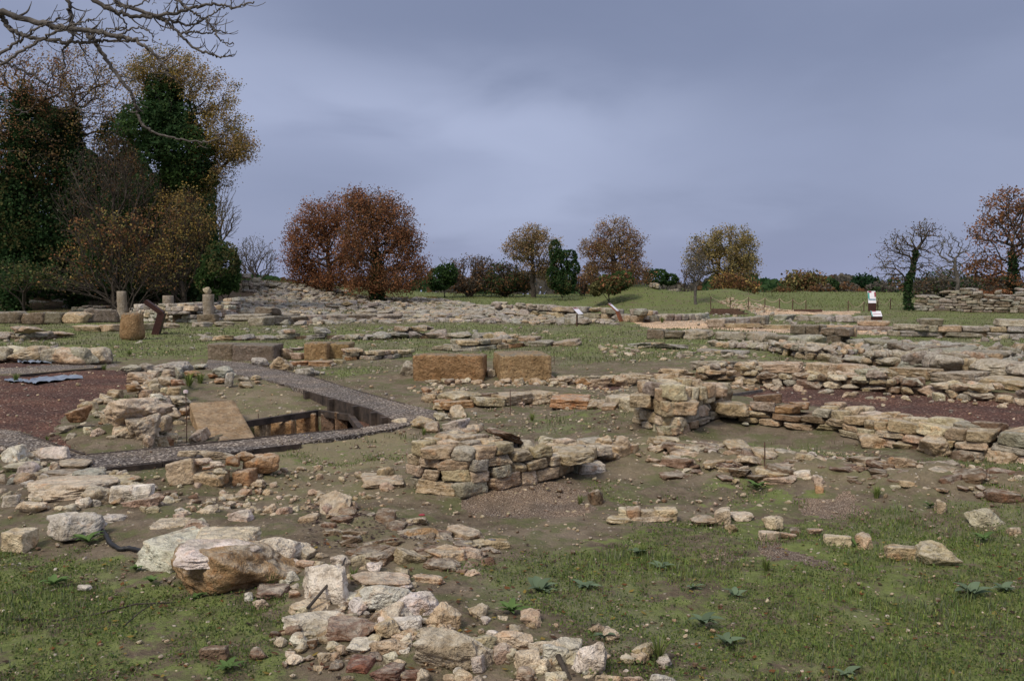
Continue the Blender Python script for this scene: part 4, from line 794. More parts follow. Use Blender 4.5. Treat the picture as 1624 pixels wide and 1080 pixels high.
wall('row of dark eroded blocks beside the ochre yard', [(1026, 538, 14), (1100, 539, 14), (1180, 541, 13), (1262, 549, 12)], .8, (.30, .40), (.5, .95), {'dark': 3, 'grey': 2}, rough=.25)
wall('two tiers of dark squared blocks stacked in front of the ochre yard', [(1252, 543, 26), (1336, 547, 28)], .8, (.26, .30), (.42, .62), {'dark': 3, 'tan': 1}, rough=.06, parts=True, top_rough=.05)
wall('thin straight pale kerb wall closing the ochre yard', [(1150, 521, 7), (1250, 522, 8), (1400, 525, 13)], .4, (.16, .3), (1.2, 2.4), {'tan': 2, 'lgrey': 1}, rough=.04, top_rough=.05)
wall('grey block wall stub at the left corner of the ochre yard', [(1121, 520, 16), (1145, 520, 22), (1160, 519, 12), (1220, 516, 15)], .9, (.3, .45), (.5, 1.0), {'lgrey': 3, 'grey': 2}, rough=.15)
wall('low scatter wall of grey blocks on the far side of the ochre yard', [(1225, 508, 7), (1300, 511, 8), (1380, 512, 7)], 1.0, (.2, .35), (.4, .9), {'lgrey': 3, 'grey': 2}, rough=.3, fill=.8)
wall('layered grey wall behind the lower white topped info stand', [(1405, 533, 20), (1445, 535, 24), (1527, 536, 22), (1640, 538, 24), (1760, 540, 24)], 1.2, (.14, .25), (.4, 1.4), {'grey': 3, 'lgrey': 2, 'tan': 1}, rough=.2)
wall('low rubble band below the layered grey wall on the right', [(1400, 548, 10), (1480, 552, 8), (1560, 552, 9)], 1.2, (.12, .2), (.3, .7), {'grey': 3, 'lgrey': 2, 'tan': 1}, 'rock', rough=.5)
wall('long heap like dry stone terrace under the rust oak at the right edge', [(1448, 493, 24), (1530, 495, 34), (1620, 497, 33), (1760, 500, 34)], 2.2, (.13, .26), (.3, .9), {'lgrey': 3, 'grey': 4, 'dark': 1.5}, 'block', rough=.5)
wall('long back wall of grey and tan blocks behind the two small sign stands', [(822, 500, 14), (880, 505, 17), (954, 508, 19), (1010, 512, 18), (1118, 508, 12)], .9, (.28, .42), (.4, 1.1), {'lgrey': 2, 'grey': 2, 'tan': 2}, rough=.15)
wall('row of brown weathered blocks on top of the left end of the long back wall', [(825, 497, 15), (928, 500, 14)], .9, (.45, .6), (.8, 1.2), {'dark': 3, 'brown': 1}, rough=.1)
wall('small squared masonry right of the left tufa blocks', [(553, 572, 22), (600, 570, 19), (655, 566, 12)], .6, (.09, .16), (.2, .5), LIME, rough=.25, parts=True)
wall('low grey wall remnant behind the left tufa blocks', [(315, 543, 10), (374, 541, 14), (466, 539, 15), (512, 539, 18), (560, 540, 12), (640, 538, 8)], .9, (.14, .24), (.3, .8), GREYL, 'rock', rough=.4)
wall('low grey stone line in the meadow behind the two tufa blocks, left half', [(590, 536, 12), (655, 537, 18), (735, 538, 13), (790, 542, 7)], 1.0, (.15, .28), (.3, .9), FARL, 'rock', rough=.4)
wall('low neat stone line in the meadow just behind the two tufa blocks, right half', [(682, 556, 11), (715, 558, 15), (766, 556, 17), (831, 551, 15), (897, 550, 7)], .9, (.13, .24), (.3, .75), {'tan': 3, 'grey': 2, 'orange': 1}, rough=.3)
wall('row of massive tan blocks at the left edge in front of the columns', [(-80, 514, 18), (0, 514, 19), (60, 515, 20), (118, 514, 19), (190, 512, 17)], 1.0, (.55, .65), (.7, 1.5), {'tan': 3, 'dark': 1, 'grey': 1}, rough=.08, top_rough=.1)
wall('low pale stone row below the massive tan blocks at the left edge', [(-80, 540, 18), (0, 540, 20), (60, 540, 20), (112, 535, 16)], 1.2, (.22, .34), (.5, 1.2), {'grey': 3, 'tan': 2, 'lgrey': 1}, 'rock', rough=.35)
wall('low stone kerb behind the round tufa drum', [(112, 525, 8), (190, 526, 8), (330, 519, 6), (420, 516, 6)], .8, (.2, .3), (.5, 1.3), {'grey': 2, 'tan': 3}, rough=.2)
wall('whitish dry stone wall behind the three column stumps', [(110, 499, 12), (200, 501, 15), (230, 511, 24), (300, 513, 29), (385, 506, 28)], 1.0, (.14, .28), (.3, .8), {'lgrey': 4, 'white': 2, 'pink': 1, 'pale': 1}, 'block', rough=.3)
wall('boulder row at the left edge behind the upper gravel strip', [(-80, 574, 26), (0, 576, 30), (60, 575, 28), (130, 580, 26), (190, 574, 16)], 1.0, (.25, .42), (.35, .8), {'grey': 3, 'tan': 2, 'pale': 1}, 'round', rough=.6, parts=True)
wall('low block bench of grey slabs right of the third column', [(355, 511, 12), (400, 511, 16), (470, 508, 14)], 1.2, (.35, .45), (.9, 1.9), {'grey': 2, 'dark': 1.4, 'lgrey': 1}, rough=.12)
wall('curved line of brownish blocks ending near the grey slab bench', [(420, 517, 9), (470, 514, 14), (520, 511, 11), (640, 508, 8)], .9, (.3, .42), (.7, 1.6), {'dark': 2, 'tan': 2, 'grey': 2}, rough=.2)
wall('grey wall end on the hill at the right foot of the green bush', [(384, 464, 22), (408, 464, 20)], 1.4, (.2, .4), (.4, .8), FARL, rough=.3)
for lb, vv in (('uppermost grey stone line on the hill left of the rust oaks', [(405, 457, 8), (450, 463, 9), (500, 470, 6)]),
               ('pale grey stone line across the rubble below the rust oaks', [(440, 486, 7), (560, 491, 8), (700, 492, 8), (822, 497, 9)]),
               ('lowest pale stone line of the central rubble field', [(430, 504, 9), (520, 507, 9), (640, 506, 9), (740, 505, 9), (820, 502, 7)]),
               ('middle grey stone line of the central rubble field', [(560, 499, 7), (660, 500, 8), (760, 499, 8), (822, 500, 6)]),
               ('grey stone line stepping down from the edge of the green field', [(655, 476, 6), (720, 484, 7), (800, 490, 8), (870, 492, 7)])):
    wall(lb, vv, 1.4, (.16, .34), (.35, 1.1), FARL, 'rock', rough=.5, name='stone_line', cat='stone wall', fill=1)
wall('sparse flat stone line crossing the right meadow', [(990, 548, 5), (1060, 556, 5), (1150, 562, 6)], 1.2, (.12, .2), (.35, .9), GREYL, 'slab', rough=.4, fill=.6)
wall('short grey foundation line near the thin legged sign stand', [(860, 514, 6), (905, 516, 9), (960, 520, 5), (1000, 525, 4)], 1.2, (.2, .35), (.4, 1.0), GREYL, 'rock', rough=.5, fill=.8)
wall('small grey stone wall on the crest of the green mound', [(1045, 459, 6), (1100, 461, 6)], .8, (.15, .25), (.3, .7), FARL, rough=.3)
# ---------------------------------------------------------------- single stones worth naming
sp = stone_px
TB = 'tufa block'
sp(657, 558, 771, 604, 'tuff', 'tuff', 'large orange brown porous tufa block, the left and longer of the pair in the centre', rz=-.10, dep=.95, cat=TB, name='tufa_block', tilt=(0, 0), flat=.9)
sp(783, 557, 871, 604, 'tuff', 'tuff', 'large orange brown porous tufa block, the right and shorter of the pair in the centre', rz=.16, dep=1.25, cat=TB, name='tufa_block', tilt=(0, 0), flat=.9)
sp(628, 563, 659, 597, 'rock', 'grey', 'upright grey boulder leaning on the left side of the long tufa block')
sp(771, 583, 785, 598, 'block', 'pale', 'small pale cube of stone wedged between the two big tufa blocks')
for x0, x1, c in ((672, 700, 'tan'), (702, 722, 'brown'), (726, 744, 'pale'), (745, 770, 'tan'), (790, 812, 'tan'), (815, 835, 'pale'), (838, 862, 'tan'), (866, 884, 'tan')): sp(x0, 598 + rng.randint(-2, 3), x1, 609 + rng.randint(-2, 3), 'rock', c, 'small bedding stone under the front edge of the two big tufa blocks', group='bedding stones under the tufa pair')
for a, lb in (((330, 543, 370, 571), 'leftmost dark tufa block of the left row'), ((369, 544, 434, 573), 'long dark tufa block of the left row beside the reddish boulder'), ((482, 541, 520, 571), 'brown tufa block of the left row just right of the small grey stones'), ((519, 542, 554, 569), 'rightmost brown tufa block of the left row')):
    sp(*a, 'tuff', 'dark' if a[0] < 400 else 'tuff', lb, rz=0.0, dep=1.0, cat=TB, name='tufa_block', tilt=(0, 0), flat=.92)
sp(434, 544, 465, 571, 'rock', 'pink', 'pinkish grey boulder between the dark and the brown tufa blocks of the left row')
sp(462, 555, 482, 571, 'block', 'pink', 'small squared stone under a flat one in the left tufa row'); sp(458, 545, 480, 556, 'slab', 'lgrey', 'flat pale stone on top of the small squared stone in the left tufa row', lift=.22)
sp(455, 571, 488, 580, 'block', 'orange', 'orange footing stone under the brown tufa blocks, left one'); sp(489, 570, 526, 581, 'block', 'orange', 'orange footing stone under the brown tufa blocks, middle one'); sp(527, 569, 546, 577, 'block', 'tan', 'small footing stone under the rightmost brown tufa block')
sp(395, 563, 424, 582, 'round', 'lgrey', 'rounded pale grey boulder at the top end of the diagonal path'); sp(418, 558, 462, 588, 'rock', 'tan', 'tan pointed boulder beside the top end of the diagonal path'); sp(462, 577, 502, 598, 'rock', 'lgrey', 'flat grey stone heap piece on the right edge of the diagonal path')
# chunky corner specials and right wall faces
sp(1098, 598, 1156, 628, 'block', 'pink', 'large pinkish slab crowning the chunky wall corner', rz=.25, lift=.30, flat=.66, dep=.4); sp(1062, 628, 1110, 657, 'block', 'tan', 'big squared tan block in the face of the chunky wall corner', rz=.05, lift=.25)
sp(1000, 618, 1040, 646, 'block', 'tan', 'rounded grey topped block high on the left of the chunky wall corner', lift=.30); sp(1043, 671, 1082, 691, 'rock', 'tan', 'pale rough stone fallen at the foot of the chunky wall corner')
sp(1137, 633, 1192, 658, 'block', 'tan', 'long tan block starting the low wall right of the chunky corner', rz=0, lift=.12); sp(1183, 648, 1224, 673, 'slab', 'orange', 'orange triangular slab leaning on the low right wall, smaller one', tilt=(1.15, .2), dep=.42, flat=.15); sp(1206, 646, 1265, 676, 'slab', 'orange', 'orange triangular slab leaning on the low right wall, larger one', tilt=(1.1, -.15), dep=.5, flat=.15)
sp(1363, 685, 1412, 710, 'rock', 'tan', 'tan boulder at the foot of the right low wall below its lowest point'); sp(1422, 697, 1466, 714, 'rock', 'tan', 'brown flat boulder lying in front of the right low wall'); sp(1470, 686, 1518, 723, 'rock', 'tan', 'large angular boulder in the right low wall, left of a long slab', lift=.02)
sp(1518, 698, 1602, 716, 'slab', 'lgrey', 'long grey slab on the right low wall near the right edge', rz=.03, lift=.04, flat=.6); sp(1578, 705, 1640, 735, 'rock', 'tan', 'large angular boulder in the right low wall cut by the right edge of the view'); sp(1520, 712, 1552, 731, 'rock', 'brown', 'small brown pointed stone in front of the right low wall near the edge')
# middle row specials
sp(875, 621, 948, 649, 'block', 'orange', 'long orange brown squared block lying behind the middle wall', rz=-.12, flat=.62); sp(928, 630, 966, 650, 'rock', 'tan', 'tan stone against the right end of the long orange block'); sp(800, 630, 834, 643, 'slab', 'pink', 'pink flat slab standing out of the tan block line'); sp(845, 622, 880, 641, 'rock', 'tan', 'rough tan boulder left of the long orange block'); sp(955, 638, 983, 651, 'block', 'tan', 'small tan block right of the long orange block')
sp(666, 618, 700, 640, 'rock', 'tan', 'tan boulder at the upper right of the diagonal path end'); sp(682, 632, 722, 652, 'rock', 'tan', 'rough tan boulder at the right side of the diagonal path end'); sp(714, 640, 738, 662, 'slab', 'tan', 'tan flake tilted against the boulders at the diagonal path end', tilt=(.7, -.4), dep=.3)
for a, c, lb in (((618, 661, 646, 676), 'pale', 'pale pointed stone closing the right end of the near gravel path'), ((640, 657, 690, 680), 'tan', 'tan stone second in the line behind the middle wall'), ((686, 651, 716, 668), 'pale', 'pale knobbly stone at the back of the line behind the middle wall'), ((700, 657, 744, 687), 'white', 'largest whitish boulder of the line behind the middle wall'), ((664, 664, 700, 688), 'tan', 'tan block below the whitish boulder behind the middle wall'), ((738, 668, 768, 689), 'tan', 'last tan stone of the line behind the middle wall')): sp(*a, 'rock', c, lb)
sp(768, 674, 834, 702, 'slab', 'brown', 'dark brown slab tilted over the top of the middle wall', tilt=(-.1, .35), lift=.34, flat=.35, dep=.5); sp(826, 696, 856, 722, 'rock', 'grey', 'grey pointed stone on top of the middle wall right of the tilted slab', lift=.22); sp(853, 690, 892, 712, 'rock', 'pale', 'pale lumpy stone on the low part of the middle wall', lift=.10)
sp(912, 722, 962, 754, 'block', 'white', 'pale white topped block fallen in front of the low end of the middle wall', rz=.2, flat=.45); sp(876, 704, 946, 735, 'slab', 'tan', 'long tan slab forming the top of the low end of the middle wall', rz=.28, lift=.16, flat=.5); sp(975, 690, 1000, 712, 'rock', 'pale', 'pale stone at the far tip of the middle wall', lift=.08); sp(945, 688, 974, 712, 'rock', 'tan', 'tan blocky stone near the far tip of the middle wall', lift=.08)
sp(566, 742, 640, 775, 'slab', 'pink', 'pinkish flat slab on bare earth left of the middle wall', rz=.1, flat=.3); sp(503, 782, 551, 815, 'slab', 'tan', 'tan angular flake tilted up left of the middle wall foot', tilt=(.55, -.3), dep=.3, flat=.3); sp(700, 695, 736, 722, 'block', 'grey', 'grey block on the top left of the middle wall', lift=.33) if False else None
# small wall stub N3
e0 = [((258, 720, 305, 768), 'block', 'tan'), ((298, 745, 352, 771), 'block', 'tan'), ((370, 740, 399, 771), 'block', 'orange')]
for a, k, c in e0: sp(*a, k, c, {258: 'tall tan block at the left end of the small rubble stub beside the path', 298: 'low tan block in the foot of the small rubble stub', 370: 'orange block standing at the right foot of the small rubble stub'}[a[0]], rz=0)
sp(384, 718, 437, 750, 'round', 'orange', 'rounded orange boulder on the right end of the small rubble stub', lift=.05)
for a, c in (((305, 712, 372, 728), 'pink'), ((300, 724, 332, 740), 'pale'), ((330, 730, 352, 743), 'pale'), ((350, 722, 378, 740), 'orange'), ((280, 712, 312, 724), 'pale'), ((362, 715, 400, 733), 'orange'), ((335, 742, 360, 754), 'pale'), ((318, 738, 336, 746), 'orange')): sp(*a, 'rock', c, 'small orange and pale stone heaped on the small rubble stub beside the path', lift=.14, group='stones heaped on the small stub')
# boulder cluster by the pit
for a, k, c, lf, lb in (((131, 618, 240, 674), 'rock', 'pale', .14, 'largest pale boulder of the heap on the red gravel, lying across the top'), ((187, 645, 243, 697), 'rock', 'pale', .02, 'upright pale boulder in the middle of the heap on the red gravel'), ((97, 636, 136, 669), 'rock', 'orange', .12, 'orange block perched at the left end of the boulder heap'), ((82, 671, 115, 689), 'rock', 'grey', 0, 'grey stone at the left foot of the boulder heap'), ((97, 684, 116, 699), 'rock', 'grey', 0, 'small grey stone in front of the left foot of the boulder heap'),
    ((128, 673, 145, 689), 'rock', 'pale', 0, 'left of two small pale stones tucked under the large pale boulder'), ((141, 676, 162, 691), 'rock', 'pale', 0, 'right of two small pale stones tucked under the large pale boulder'), ((240, 652, 264, 684), 'block', 'tan', 0, 'tan brick shaped stone right of the upright pale boulder'), ((215, 655, 242, 680), 'rock', 'pink', .12, 'pinkish stone leaning behind the upright pale boulder'), ((193, 605, 222, 622), 'rock', 'orange', .1, 'orange stone behind the large pale boulder'), ((234, 620, 256, 637), 'rock', 'white', .1, 'white stone behind the boulder heap'),
    ((197, 584, 240, 607), 'rock', 'tan', .05, 'flat tan boulder at the back right corner of the red gravel'), ((248, 592, 273, 612), 'round', 'tan', .1, 'round tan boulder behind the pit marker rod'), ((262, 608, 287, 626), 'rock', 'tan', .1, 'pointed tan stone left of the pit marker rod'), ((262, 622, 295, 645), 'rock', 'pale', .08, 'pale stone just left of the pit marker rod'), ((258, 640, 285, 668), 'rock', 'pink', .02, 'pale pink stone in the earth bank beside the tilted slab'), ((278, 640, 300, 660), 'rock', 'orange', .0, 'orange stone touching the left edge of the tilted slab'), ((268, 598, 288, 612), 'rock', 'orange', .14, 'small orange stone between the round tan boulder and the earth bank'),
    ((225, 685, 240, 709), 'rock', 'pink', 0, 'pale pink fragment at the foot of the upright pale boulder')): sp(*a, k, c, lb, lift=lf)
for a, c in (((178, 575, 215, 592), 'grey'), ((212, 572, 240, 590), 'grey'), ((235, 570, 290, 592), 'lgrey'), ((275, 575, 290, 600), 'lgrey'), ((287, 586, 317, 598), 'orange'), ((326, 574, 364, 600), 'lgrey'), ((325, 590, 350, 600), 'orange'), ((334, 598, 359, 607), 'orange'), ((373, 596, 394, 604), 'grey'), ((396, 592, 412, 603), 'tan'), ((373, 603, 399, 614), 'tan'), ((355, 580, 372, 612), 'lgrey'), ((250, 580, 275, 600), 'tan'), ((300, 575, 325, 585), 'lgrey'), ((400, 602, 412, 608), 'tan')): sp(*a, 'rock', c, 'weathered stone in the bank behind the pit', group='stones in the bank behind the pit', lift=.02)
# pit lining stones stand on the pit floor
for x0, y0, x1, y1, c, lb in ((402, 664, 425, 694, 'tan', 'pale orange upright stone at the left of the pit lining'), (426, 664, 465, 692, 'orange', 'wide orange upright slab in the pit lining'), (470, 652, 505, 689, 'orange', 'notched orange block in the pit lining'), (508, 655, 530, 684, 'brown', 'brown rough stone at the right of the pit lining'), (530, 652, 552, 680, 'brown', 'brown stone in the right corner of the pit lining')):
    q = P((x0 + x1) / 2, 655, 0); yy = float(np.interp((x0 + x1) / 2, [380, 505, 552], [Pz(384, 670, -.15)[1], Pz(505, 652, -.15)[1], Pz(556, 658, -.15)[1]])) - .16; xx = ((x0 + x1) / 2 - 812) / FP * yy
    zt = CAMH + (470 - y0) / FP * yy; zb = -.80; stone_obj('upright_stone', (xx, yy, (zt + zb) / 2), ((x1 - x0) / FP * yy, .22, zt - zb), 'block', c, rng.uniform(-.06, .06), label=lb)
# tilted slab cover: thick flat tan slab sliding into the pit
def tilted():
    a = Pz(303, 638, .10); b = Pz(366, 634, .10); top = (a + b) / 2; yb = Pz(370, 700, 0)[1] + .15
    bot = np.array([(385 - 812) / FP * yb, yb, -.42]); d = bot - top; L = np.linalg.norm(d); d /= L; u = b - a; w = np.linalg.norm(u); u /= w; u -= d * (u @ d); u /= np.linalg.norm(u); n = np.cross(u, d); n = n if n[2] > 0 else -n
    V0, F = proto('tuff', 24, 3); M = np.stack([u, d, n], 1)
    if np.linalg.det(M) < 0: F = F[:, ::-1]
    c = (top + bot) / 2 - n * .09; V = (V0 * np.array([w * 1.18, L * 1.02, .2])) @ M.T + c
    o = mesh_np('cover_slab', V, F, M_CLEAN, None, c, (.36, .26, .155)); tag(o, 'smooth tan tomb cover slab sliding at a slant into the pit', 'stone slab')
    c2 = c - n * .12 + u * (-w * .62) + d * .12; V = (V0 * np.array([.12, L * .9, .5])) @ M.T + c2
    c3 = c + u * (w * .72) + d * L * .22 - n * .1; V = (V0 * np.array([.2, L * .55, .16])) @ M.T + c3; o = mesh_np('side_slab', V, F, M_CLEAN, None, c3, (.33, .25, .17)); tag(o, 'narrow weathered slab fragment against the right side of the tilted cover slab', 'stone slab')
tilted()
sp(336, 690, 360, 700, 'round', 'pink', 'smooth pale pebble like stone resting at the lower edge of the tilted slab', lift=.03); sp(296, 665, 320, 703, 'slab', 'pink', 'pinkish slab standing at the left side of the tilted cover slab', tilt=(.2, 1.1), dep=.5)
# foreground row
FGL = [((0, 838, 41, 875), 'block', 'pale', 'pale block cut by the left edge of the view'), ((55, 809, 146, 862), 'rock', 'white', 'big pale boulder left of the black hose'), ((0, 780, 30, 803), 'rock', 'white', 'pale stone at the left edge above the pale block'), ((20, 795, 66, 815), 'round', 'pale', 'low pale stone behind the big pale boulder on the left'), ((18, 747, 150, 795), 'slab', 'pale', 'wide pale flagstone at the left beside the gravel path'), ((126, 768, 170, 800), 'rock', 'pale', 'pale boulder right of the wide pale flagstone'), ((168, 768, 233, 794), 'block', 'white', 'pale wedge shaped stone in front of the path edging'), ((150, 752, 206, 772), 'slab', 'tan', 'tan flat stone lying against the path edging'), ((190, 785, 256, 808), 'rock', 'pink', 'pinkish low stone right of the wedge shaped one'),
    ((0, 702, 30, 733), 'rock', 'white', 'pale boulder at the left edge beside the gravel path'), ((28, 708, 75, 728), 'slab', 'tan', 'tan slab in the left heap beside the gravel path'), ((40, 706, 102, 734), 'rock', 'white', 'whitish jagged stone on the left heap beside the gravel path'), ((78, 722, 130, 748), 'slab', 'tan', 'tan flat slab at the right end of the left heap'), ((0, 725, 45, 750), 'slab', 'pale', 'pale slab under the left heap at the edge'), ((110, 738, 152, 760), 'slab', 'lgrey', 'grey flat stone touching the corner of the dark edging'), ((60, 742, 120, 758), 'slab', 'tan', 'low tan slab in front of the left heap'), ((95, 798, 116, 815), 'rock', 'pale', 'small pale stone above the big pale boulder'), ((140, 812, 192, 830), 'slab', 'white', 'thin white slab near the start of the black hose'),
    ((290, 822, 332, 842), 'rock', 'pink', 'pinkish rough stone behind the great foreground block'), ((360, 808, 397, 828), 'rock', 'white', 'white stone standing alone behind the great foreground block'), ((270, 812, 290, 826), 'rock', 'pink', 'small pink stone behind the great foreground block'), ((232, 820, 292, 842), 'slab', 'pale', 'flat pale stone behind the left corner of the great foreground block'),
    ((395, 922, 447, 952), 'slab', 'brown', 'flat brown stone below the great foreground block'), ((383, 938, 400, 956), 'rock', 'white', 'small white stone below the great foreground block'), ((398, 946, 426, 966), 'rock', 'pale', 'pale split stone next to the flat brown stone'), ((452, 905, 475, 925), 'rock', 'white', 'white pebble stone between the great block and the jagged boulder'), ((466, 888, 498, 905), 'round', 'pink', 'rounded pink stone behind the jagged white boulder'),
    ((460, 890, 557, 958), 'rock', 'white', 'jagged white and rust boulder in the middle of the foreground row'), ((444, 967, 542, 1006), 'slab', 'white', 'flat pale slab in the foreground pointing left'), ((455, 948, 520, 978), 'slab', 'tan', 'long thin tan stone under the jagged white boulder'), ((506, 968, 592, 1020), 'slab', 'brown', 'flat brown cracked slab in the foreground'), ((549, 1008, 596, 1038), 'slab', 'white', 'small whitish slab in front of the flat brown slab'), ((457, 1002, 492, 1027), 'rock', 'white', 'small white stone left of the foreground slabs'), ((485, 1010, 503, 1026), 'rock', 'brown', 'small brown stone left of the foreground slabs'),
    ((555, 906, 645, 935), 'slab', 'pink', 'pinkish slab behind the white marbled boulder'), ((573, 925, 655, 972), 'round', 'white', 'white marbled rounded boulder in the foreground row'), ((626, 938, 694, 976), 'rock', 'white', 'white stone with reddish veins in the foreground row'), ((672, 954, 729, 1000), 'rock', 'pink', 'upright reddish and white boulder in the foreground row'), ((616, 978, 667, 1003), 'block', 'white', 'small white block in front of the red veined stone'), ((550, 958, 588, 974), 'rock', 'lgrey', 'low grey white stone left of the marbled boulder'), ((535, 938, 572, 957), 'slab', 'white', 'white flat stone between the jagged and the marbled boulders'),
    ((655, 996, 786, 1066), 'rock', 'pale', 'largest grey veined boulder at the bottom of the foreground row'), ((620, 1000, 662, 1022), 'slab', 'tan', 'tan flat stone behind the largest bottom boulder'), ((585, 1012, 650, 1040), 'rock', 'tan', 'rough brown tan stone left of the largest bottom boulder'), ((606, 1033, 630, 1056), 'rock', 'pale', 'small pale pointed stone left of the largest bottom boulder'), ((736, 1000, 790, 1040), 'rock', 'pale', 'pale striped stone on the right shoulder of the largest bottom boulder'), ((748, 1036, 768, 1068), 'block', 'white', 'narrow white stone below the largest bottom boulder'),
    ((779, 1002, 845, 1032), 'round', 'pale', 'rounded pale boulder behind the brown flake at the bottom'), ((790, 1026, 822, 1050), 'rock', 'pale', 'pale stone in front of the rounded pale boulder at the bottom'), ((818, 1030, 856, 1064), 'block', 'pale', 'squared pale stone at the bottom of the row'), ((822, 1010, 846, 1034), 'slab', 'brown', 'dark brown flake resting on the bottom stones'), ((840, 1010, 912, 1040), 'rock', 'pale', 'long pale boulder near the right end of the bottom row'), ((862, 1020, 900, 1054), 'block', 'white', 'white squared stone near the right end of the bottom row'), ((898, 1028, 922, 1050), 'rock', 'slate', 'dark slate coloured stone near the right end of the bottom row'), ((910, 1014, 966, 1078), 'rock', 'white', 'tall white boulder ending the bottom row on the right'), ((920, 1048, 952, 1076), 'rock', 'pale', 'small pale stone leaning on the tall white boulder'), ((852, 1040, 874, 1064), 'rock', 'pale', 'little pale stone between the squared stones at the bottom'),
    ((540, 1035, 588, 1072), 'slab', 'red', 'brick red triangular flake at the bottom edge'), ((585, 1045, 640, 1085), 'slab', 'red', 'brick red broken tile at the bottom edge'), ((628, 1060, 665, 1085), 'slab', 'red', 'small brick red tile right of the broken one'), ((532, 1050, 545, 1062), 'rock', 'orange', 'tiny orange stone beside the red triangular flake'), ((710, 1060, 750, 1085), 'rock', 'pale', 'pale stone cut by the bottom edge below the largest boulder'), ((865, 1062, 905, 1085), 'rock', 'pale', 'pale stone cut by the bottom edge near the squared stones'), ((945, 1068, 985, 1090), 'rock', 'pale', 'pale stone cut by the bottom edge right of the tall white boulder'), ((990, 1070, 1030, 1090), 'rock', 'pink', 'pinkish stone cut by the bottom edge further right'), ((1030, 1070, 1080, 1090), 'rock', 'white', 'rightmost pale stone cut by the bottom edge'), ((470, 975, 480, 985), 'rock', 'red', 'tiny brick fragment by the long thin tan stone'),
    ((317, 1023, 359, 1053), 'block', 'brown', 'brown cube like stone alone in the grass at the lower left'), ((394, 1025, 421, 1047), 'rock', 'brown', 'dull brown stone right of the brown cube like stone'), ((118, 925, 143, 938), 'rock', 'white', 'small white stone alone in the grass on the left'),
    ((640, 835, 706, 862), 'rock', 'orange', 'orange pink split stone with a red paint mark'), ((766, 850, 793, 866), 'rock', 'slate', 'small bluish grey stone right of the flat earth stones'), ((655, 914, 704, 926), 'slab', 'pink', 'pink flat stone in the grass right of the foreground row'), ((636, 872, 694, 890), 'slab', 'pink', 'pink and white long flake among the flat earth stones'), ((705, 865, 768, 890), 'rock', 'pink', 'striped pinkish stone among the flat earth stones'), ((762, 880, 790, 900), 'rock', 'brown', 'brown knobbly stone at the right end of the flat earth stones')]
for a, k, c, lb in FGL: sp(*a, k, c, lb)
sp(228, 862, 452, 949, 'rock', (.36, .25, .14), 'great brown and white block in the left foreground, lying in front of the black hose', rz=-.20, dep=.62, flat=.72, tilt=(.0, .04)); sp(215, 842, 320, 905, 'block', 'white', 'long white slab on the left shoulder of the great foreground block', rz=-.5, dep=.50, flat=.5, tilt=(.05, .10))
sp(282, 838, 388, 880, 'slab', 'pale', 'pale pink slab at the back of the great foreground block', rz=.05, lift=.13, flat=.45, dep=.42); sp(268, 862, 390, 900, 'slab', 'white', 'rough white slab lying over the front of the great foreground block', rz=.08, lift=.17, flat=.4, dep=.42)
sp(385, 846, 470, 895, 'rock', 'white', 'white notched stone on the right end of the great foreground block', lift=.02)
# small row on the grass at right
for a, k, c, lb in (((935, 770, 960, 802), 'rock', 'brown', 'brown pointed stone standing upright right of the middle wall'), ((928, 787, 936, 808), 'slab', 'tan', 'thin tan splinter beside the upright brown stone'), ((982, 803, 996, 819), 'block', 'pale', 'first small cube of the short stone kerb'), ((995, 802, 1018, 824), 'block', 'tan', 'second small block of the short stone kerb'), ((1016, 806, 1042, 825), 'block', 'pale', 'third small block of the short stone kerb'), ((1040, 804, 1074, 826), 'block', 'tan', 'longest block ending the short stone kerb'), ((963, 818, 1002, 830), 'slab', 'tan', 'flat stone lying in front of the short stone kerb'), ((1002, 820, 1070, 828), 'slab', 'tan', 'thin long strip of stone under the short kerb'),
    ((1100, 815, 1140, 835), 'slab', 'tan', 'tan leaning flat stone left of the tall pale wedge'), ((1138, 803, 1163, 832), 'block', 'pale', 'tall pale wedge stone in the grass'), ((1162, 807, 1199, 827), 'slab', 'pale', 'pale flat stone right of the tall pale wedge'), ((1151, 829, 1172, 843), 'rock', 'tan', 'small tan stone in front of the tall pale wedge'), ((1216, 816, 1246, 842), 'rock', 'pale', 'pale rounded stone above a small block in the grass'), ((1208, 841, 1237, 858), 'block', 'pale', 'small pale block in the grass below the rounded stone'), ((1238, 847, 1264, 854), 'slab', 'pink', 'thin pinkish strip stone in the grass'), ((1311, 846, 1350, 868), 'block', 'pale', 'pale squared stone left of a leafy weed'), ((1364, 840, 1389, 872), 'rock', 'tan', 'rough tan stone right of a leafy weed'), ((1411, 863, 1460, 890), 'block', 'tan', 'tan block lying left of the lumpy grey boulder'), ((1462, 856, 1530, 900), 'rock', 'tan', 'lumpy grey tan boulder at the right end of the stone row'), ((1548, 804, 1598, 836), 'rock', 'pale', 'lone pale pointed boulder near the right edge'), ((1252, 836, 1272, 850), 'rock', 'brown', 'small brown stone behind the thin strip stone'), ((1285, 838, 1305, 848), 'slab', 'pink', 'small pink flake behind the squared stone'), ((1600, 834, 1624, 848), 'rock', 'tan', 'small tan stone near the right edge below the lone boulder')): sp(*a, k, c, lb)
